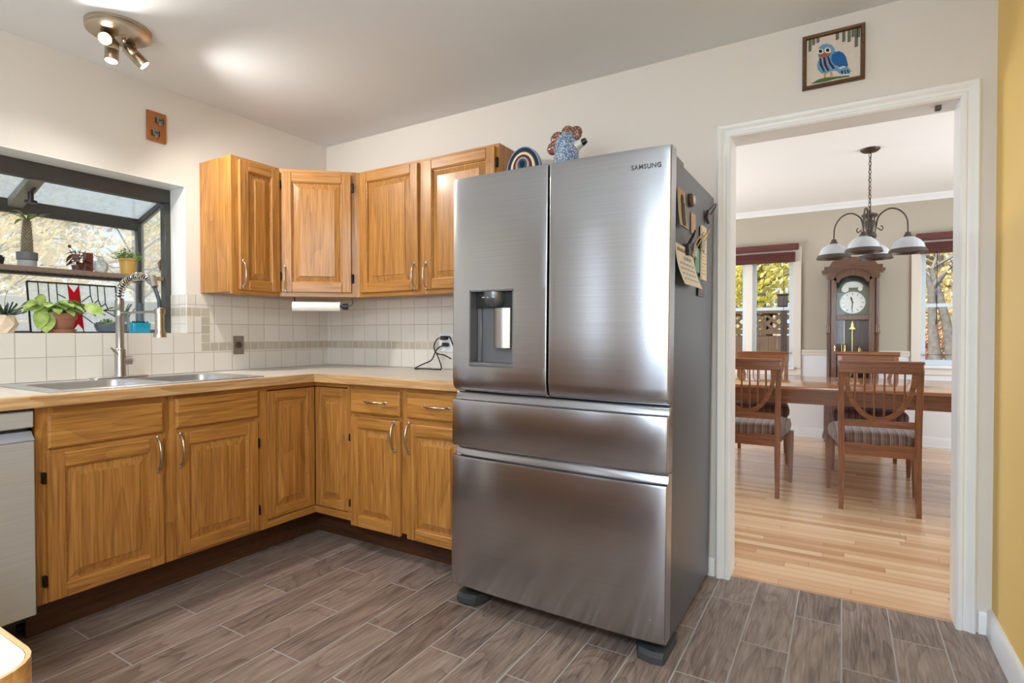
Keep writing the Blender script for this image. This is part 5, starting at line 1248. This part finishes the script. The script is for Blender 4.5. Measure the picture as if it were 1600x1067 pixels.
MB().lathe([(.012, 0), (.006, .006), (0, .01)], (-.155, -.15, .995), 12, Matrix.Rotation(PI / 2, 3, 'X')).box(-.16, -.15, -.152, -.148, .965, 1.02).build('key_plate', brass, dr)
# dial
dl = MB().box(-.142, .142, -.1, -.096, 1.335, 1.61).prism([(p[0] * .98, p[1]) for p in arch_pts(.122, 1.61)], -.1, -.096, 'xz').build('dial_plate', plain('dial_dark_green', srgb(104, 104, 88), .4, .4), gc)
silver = plain('silvered_dial', srgb(206, 204, 196), .3, .35)
Rx = Matrix.Rotation(PI / 2, 3, 'X')
MB().lathe([(0, 0), (.112, 0), (.112, .004), (0, .004)], (0, -.1, 1.462), 44, Rx).build('chapter_ring', silver, dl)
mb = MB()
for k in range(12):
    a = 2 * PI * k / 12; c_, s_ = math.cos(a), math.sin(a); mb.tube([(.078 * c_, -.1055, 1.462 + .078 * s_), (.1 * c_, -.1055, 1.462 + .1 * s_)], .0026, 5)
for k in range(60):
    a = 2 * PI * k / 60; mb.tube([(.104 * math.cos(a), -.1045, 1.462 + .104 * math.sin(a)), (.109 * math.cos(a), -.1045, 1.462 + .109 * math.sin(a))], .0008, 4)
mb.build('hour_marks', plain('ink_marks', srgb(78, 72, 64), .5), dl)
mb = MB().tube([(0, -.108, 1.462), (-.012, -.108, 1.505), (-.016, -.108, 1.525)], [.005, .009, .001], 6).tube([(0, -.109, 1.462), (-.004, -.109, 1.41), (-.006, -.109, 1.375)], [.004, .005, .001], 6); mb.lathe([(0, 0), (.009, 0), (0, .006)], (0, -.105, 1.462), 12, Rx); mb.build('hands', plain('black_hands', srgb(36, 28, 24), .4), dl)
MB().prism([(p[0] * .82, 1.615 + (p[1] - 1.61) * .9) for p in arch_pts(.112, 1.61)], -.104, -.1, 'xz').build('moon_dial', silver, dl)
mb = MB().lathe([(0, 0), (.032, 0), (.032, .003), (0, .003)], (-.066, -.104, 1.60), 20, Rx).lathe([(0, 0), (.02, 0), (.02, .003), (0, .003)], (.066, -.104, 1.60), 20, Rx); mb.build('moon_disc', plain('white_moon', srgb(232, 230, 224), .3), dl)
# pendulum, weights, chimes
mb = MB().box(-.004, .004, -.04, -.036, .75, 1.27).lathe([(0, 0), (.055, 0), (.05, .006), (0, .01)], (0, -.04, .75), 28, Rx).prism([(-.03, 1.19), (.03, 1.19), (.012, 1.215), (.006, 1.26), (-.006, 1.26), (-.012, 1.215)], -.045, -.04, 'xz'); mb.build('pendulum', brass, gc)
for x, z in ((-.072, 1.03), (.0, .95), (.066, 1.0)):
    MB().lathe([(0, z - .22), (.016, z - .22), (.019, z - .214), (.019, z - .006), (.016, z), (.003, z + .004), (.003, z + .02), (0, z + .021)], (x, -.07, 0), 18).cyl((x, -.07, z + .02), (x, -.07, 1.3), .0012, seg=5).build('weight', brass, gc)
for x in (-.094, .09): MB().cyl((x, .0, .7), (x, .0, 1.03 if x < 0 else .99), .005, seg=8).build('chime_rod', brass, gc)

# ---- chandelier
cl = thing('chandelier', 'pewter four-arm chandelier with frosted dome shades hanging over the dining table', 'chandelier', (3.352, 2.26, HD))
MB().lathe([(0, 0), (.066, 0), (.064, -.008), (.05, -.02), (.014, -.026), (0, -.03)], (0, 0, 0), 28).build('canopy', chainm, cl)
mb = MB(); z = -.03; k = 0
while z > -.46:
    R_ = Matrix.Rotation(PI / 2 * (k % 2) + .6, 3, 'Z')
    mb.tube([R_ @ Vector((.0095 * math.cos(a), 0, z - .017 + .019 * math.sin(a))) for a in [2 * PI * q / 12 for q in range(12)]], .0024, 5, closed=True); z -= .031; k += 1
mb.tube([(.003, 0, -.02), (-.004, .003, -.25), (.003, 0, -.47)], .0018, 5); mb.build('chain', chainm, cl)
MB().lathe([(0, -.455), (.008, -.46), (.012, -.475), (.028, -.482), (.052, -.492), (.054, -.505), (.036, -.52), (.03, -.54), (.042, -.56), (.044, -.60), (.036, -.63), (.046, -.65), (.046, -.665), (.02, -.69), (.012, -.71), (.016, -.72), (0, -.735)], (0, 0, 0), 24).build('centre_column', pewter, cl)
frost, nt, b = new_mat('frosted_ribbed_glass'); b.inputs['Base Color'].default_value = srgb(226, 233, 240); b.inputs['Roughness'].default_value = .25; b.inputs['Transmission Weight'].default_value = .35; b.inputs['Coat Weight'].default_value = .5
RAm = .238; da = math.radians(11)
for k in range(4):
    a = PI + da * -1 + k * PI / 2
    ux, uy = math.cos(a), math.sin(a)
    pts = [(.04, -.60), (.055, -.52), (.10, -.475), (.15, -.468), (.2, -.50), (.232, -.56), (RAm, -.64), (RAm, -.665)]
    ar = MB().tube(bez([(p[0] * ux, p[0] * uy, p[1]) for p in pts], 5), .0058, 8).tube(bez([(.05 * ux, .05 * uy, -.60), (.075 * ux, .075 * uy, -.62), (.085 * ux, .085 * uy, -.60), (.072 * ux, .072 * uy, -.585)], 5), .004, 6).build('arm', pewter, cl)
    c_ = (RAm * ux, RAm * uy, 0)
    MB().lathe([(0, -.655), (.016, -.655), (.02, -.67), (.028, -.682), (.028, -.692), (0, -.695)], c_, 18).build('socket_cap', pewter, ar)
    shd = MB().lathe([(.028, -.688), (.05, -.698), (.08, -.72), (.098, -.745), (.106, -.775), (.112, -.79), (.109, -.79), (.103, -.775), (.095, -.747), (.078, -.723), (.05, -.702), (.03, -.693)], c_, 36).build('shade', frost, ar)
    MB().lathe([(.1065, -.776), (.112, -.778), (.12, -.797), (.122, -.806), (.117, -.806), (.108, -.79)], c_, 36).build('shade_rim', pewter, shd)

# ================================================================== OUTSIDE
MB().box(-40, 40, -30, 45, -.7, -.62).build('ground', ground_m, kind='structure')
def tree(name, label, base, height, crown_r, leaf, n, lsz, seed, trunk_r=.16, lean=(0, 0), group=None, zc=None, nbr=14):
    rn = random.Random(seed); t = thing(name, label, 'tree', base, group=group)
    top = Vector((lean[0], lean[1], height * .6)); mb = MB()
    mb.tube([(0, 0, 0), tuple(top * .5 + Vector((.06, .03, 0))), tuple(top), (lean[0] * 1.3, lean[1] * 1.3, height * .9)], [trunk_r, trunk_r * .8, trunk_r * .5, trunk_r * .15], 10)
    for k in range(nbr):
        f = rn.uniform(.3, 1); p = top * f; a = rn.uniform(0, 2 * PI); L = crown_r * rn.uniform(.45, .75); u_ = rn.uniform(-.1, .8)
        d_ = Vector((math.cos(a), math.sin(a), u_)); q = p + d_ * L * .5 + Vector((0, 0, rn.uniform(-.2, .2)))
        mb.tube([p, q, p + d_ * L], [trunk_r * .3, trunk_r * .18, trunk_r * .05], 6)
        for j in range(3):
            a2 = a + rn.uniform(-1, 1); e2 = Vector((math.cos(a2), math.sin(a2), rn.uniform(-.4, .9))); mb.tube([q, q + e2 * L * .5], [trunk_r * .1, trunk_r * .03], 4)
    mb.build('trunk', twig_m if trunk_r < .12 else bark_m, t)
    me = []; fs = []; zc = zc if zc is not None else height * .62
    cg = lambda s_: max(-1.25, min(1.25, rn.gauss(0, 1))) * s_
    cl_ = [(Vector((cg(.45), cg(.45), cg(.5))) * crown_r + Vector((lean[0], lean[1], zc))) for _ in range(34)]
    for i in range(n):
        c_ = rn.choice(cl_); p = c_ + Vector((cg(.22), cg(.22), cg(.22))) * crown_r
        if p.z < .1: p.z = rn.uniform(.1, 1)
        a = Vector((rn.gauss(0, 1), rn.gauss(0, 1), rn.gauss(0, 1))).normalized(); b_ = a.orthogonal().normalized(); c2 = a.cross(b_); s_ = lsz * rn.uniform(.6, 1.3); k = len(me)
        me += [p - b_ * s_, p + c2 * s_ * .55 + a * s_ * .1, p + b_ * s_, p - c2 * s_ * .55 + a * s_ * .1]; fs.append((k, k + 1, k + 2, k + 3))
    m_ = bpy.data.meshes.new('crown'); m_.from_pydata([tuple(v) for v in me], [], fs); m_.materials.append(leaf)
    o = bpy.data.objects.new('crown', m_); COL.objects.link(o); o.parent = t
    return t
GZ = -.62
tree('autumn_tree', 'pale yellow autumn tree beyond the garden window behind the shelf palm', (-9, .5, GZ), 6.5, 1.9, tree_yellow, 5200, .055, 1, .12, zc=3.1)
tree('autumn_tree', 'pale yellow autumn tree seen above the red stained glass pieces', (-9, 4.6, GZ), 6.5, 1.9, tree_yellow, 5200, .055, 2, .12, zc=3.1)
tree('bare_tree', 'greyish thin tree branching between the palm and the burgundy plant', (-5.9, 1.45, GZ), 5, .95, tree_pale, 260, .05, 4, .06, nbr=34, zc=3)
tree('bare_tree', 'greyish half-bare tree seen behind the mustard pot', (-5.9, 3.6, GZ), 5, .95, tree_pale, 320, .05, 3, .06, nbr=34, zc=3)
tree('hill_tree', 'dusty distant tree rising behind the first yellow tree', (-14.5, 2.2, GZ), 9, 2.7, tree_pale, 7000, .09, 6, .2)
tree('hill_tree', 'dusty distant tree rising behind the second yellow tree', (-14.5, 8.2, GZ), 9, 2.7, tree_pale, 7000, .09, 5, .2)
tree('hill_tree', 'dusty distant tree behind the side pane of the garden window', (-14.5, 14.2, GZ), 9, 2.7, tree_pale, 7000, .09, 7, .2)
fe = thing('slatted_fence', 'pale grey horizontally slatted fence below the trees outside the garden window', 'fence', (-4.3, 3, GZ))
for k in range(14): MB().box(-.012, .012, -6, 7, .28 + k * .137, .28 + k * .137 + .118, .004).build('slat', slat_m, fe)
for k in range(7): MB().box(-.1, -.012, -5.5 + k * 2, -5.41 + k * 2, 0, 2.2).build('post', slat_m, fe)
# dining side
tree('yellow_tree', 'dense yellow-green tree above the lattice fence', (1.5, 11.5, GZ), 6, 1.9, tree_green, 6000, .075, 21, .15, zc=3.2)
tree('yellow_tree', 'loose yellow tree standing farther along the lattice fence', (-2.8, 12, GZ), 6, 1.9, tree_green, 3500, .08, 22, .15, zc=3.2)
tree('yellow_tree', 'pale yellow tree far behind the forked trunk', (5.5, 17, GZ), 8, 2.9, tree_yellow, 6000, .10, 23, .2, zc=3.6)
lf = thing('lattice_fence', 'brown board fence with a diagonal lattice top outside the dining window', 'fence', (1.6, 8.2, GZ))
LX0, LX1 = -3.2, 2.2; lz0, lz1 = 1.836, 2.128
MB().box(LX0, LX1, -.04, .04, lz1, lz1 + .06).build('top_rail', fence_m, lf); MB().box(LX0, LX1, -.04, .04, lz0 - .08, lz0).build('middle_rail', fence_m, lf)
mb = MB(); w_ = .034
x = LX0
while x < LX1 + .6:
    for s_ in (1, -1):
        h_ = lz1 - lz0; xa, xb = (x, x - h_) if s_ > 0 else (x - h_, x)
        mb.prism([(xa - w_, lz0), (xa + w_, lz0), (xb + w_, lz1), (xb - w_, lz1)], -.006 * (1 + s_), -.006 * (1 + s_) + .01, 'xz')
    x += .155
mb.build('lattice', fence_m, lf)
k = 0; x = LX0
while x < LX1:
    MB().box(x, x + .136, -.012, .012, .1, lz0 - .11, .003).build('board', fence_m, lf); x += .14
for x in (LX0, -1.3, .45, LX1): MB().box(x - .05, x + .05, .0, .1, 0, lz1 + .12).build('post', fence_m, lf)
lp2 = thing('lantern_post', 'dark post with a square lantern box in front of the lattice fence', 'lamp post', (2.32, 7.6, GZ))
MB().box(-.03, .06, -.045, .045, 0, 2.22, .004).build('post', plain('dark_post', srgb(52, 44, 42), .7), lp2)
MB().box(-.08, .07, -.075, .075, 2.22, 2.41, .008).box(-.095, .085, -.09, .09, 2.41, 2.435, .006).build('lantern_box', plain('dark_box', srgb(64, 58, 58), .6), lp2)
bt = thing('forked_tree', 'large grey forked tree trunk with a sawn limb outside the second dining window', 'tree', (4.6, 9.5, GZ))
mb = MB()
mb.tube([(.04, 0, -.05), (.03, 0, .6), (0, 0, 1.25), (-.04, 0, 1.8), (-.07, 0, 2.6), (-.2, 0, 2.9), (-.5, 0, 3.4)], [.15, .125, .10, .075, .055, .04, .025], 14)
mb.tube([(.30, .1, -.05), (.27, .1, .8), (.22, .1, 1.5), (.15, .08, 2.0), (.03, .03, 2.5), (-.07, 0, 2.9)], [.13, .105, .085, .07, .06, .04], 14)
mb.tube([(-.05, 0, 2.58), (.06, -.03, 2.74), (.13, -.05, 2.84)], [.05, .042, .036], 12)
mb.tube([(-.07, 0, 2.85), (.1, .1, 3.4), (.6, .2, 3.9)], [.035, .02, .012], 10)
mb.tube([(-.1, 0, 2.9), (.3, .1, 3.15), (.9, .2, 3.2)], [.03, .02, .01], 8)
mb.build('trunk', bark_m, bt)
tree('red_shrub', 'low rust-coloured shrub seen through the fork of the trunk', (4.65, 13, GZ), 2.2, .7, leaf_mat('rust_leaf', srgb(196, 132, 96), srgb(226, 176, 140), 2, .7), 1600, .06, 31, .05)
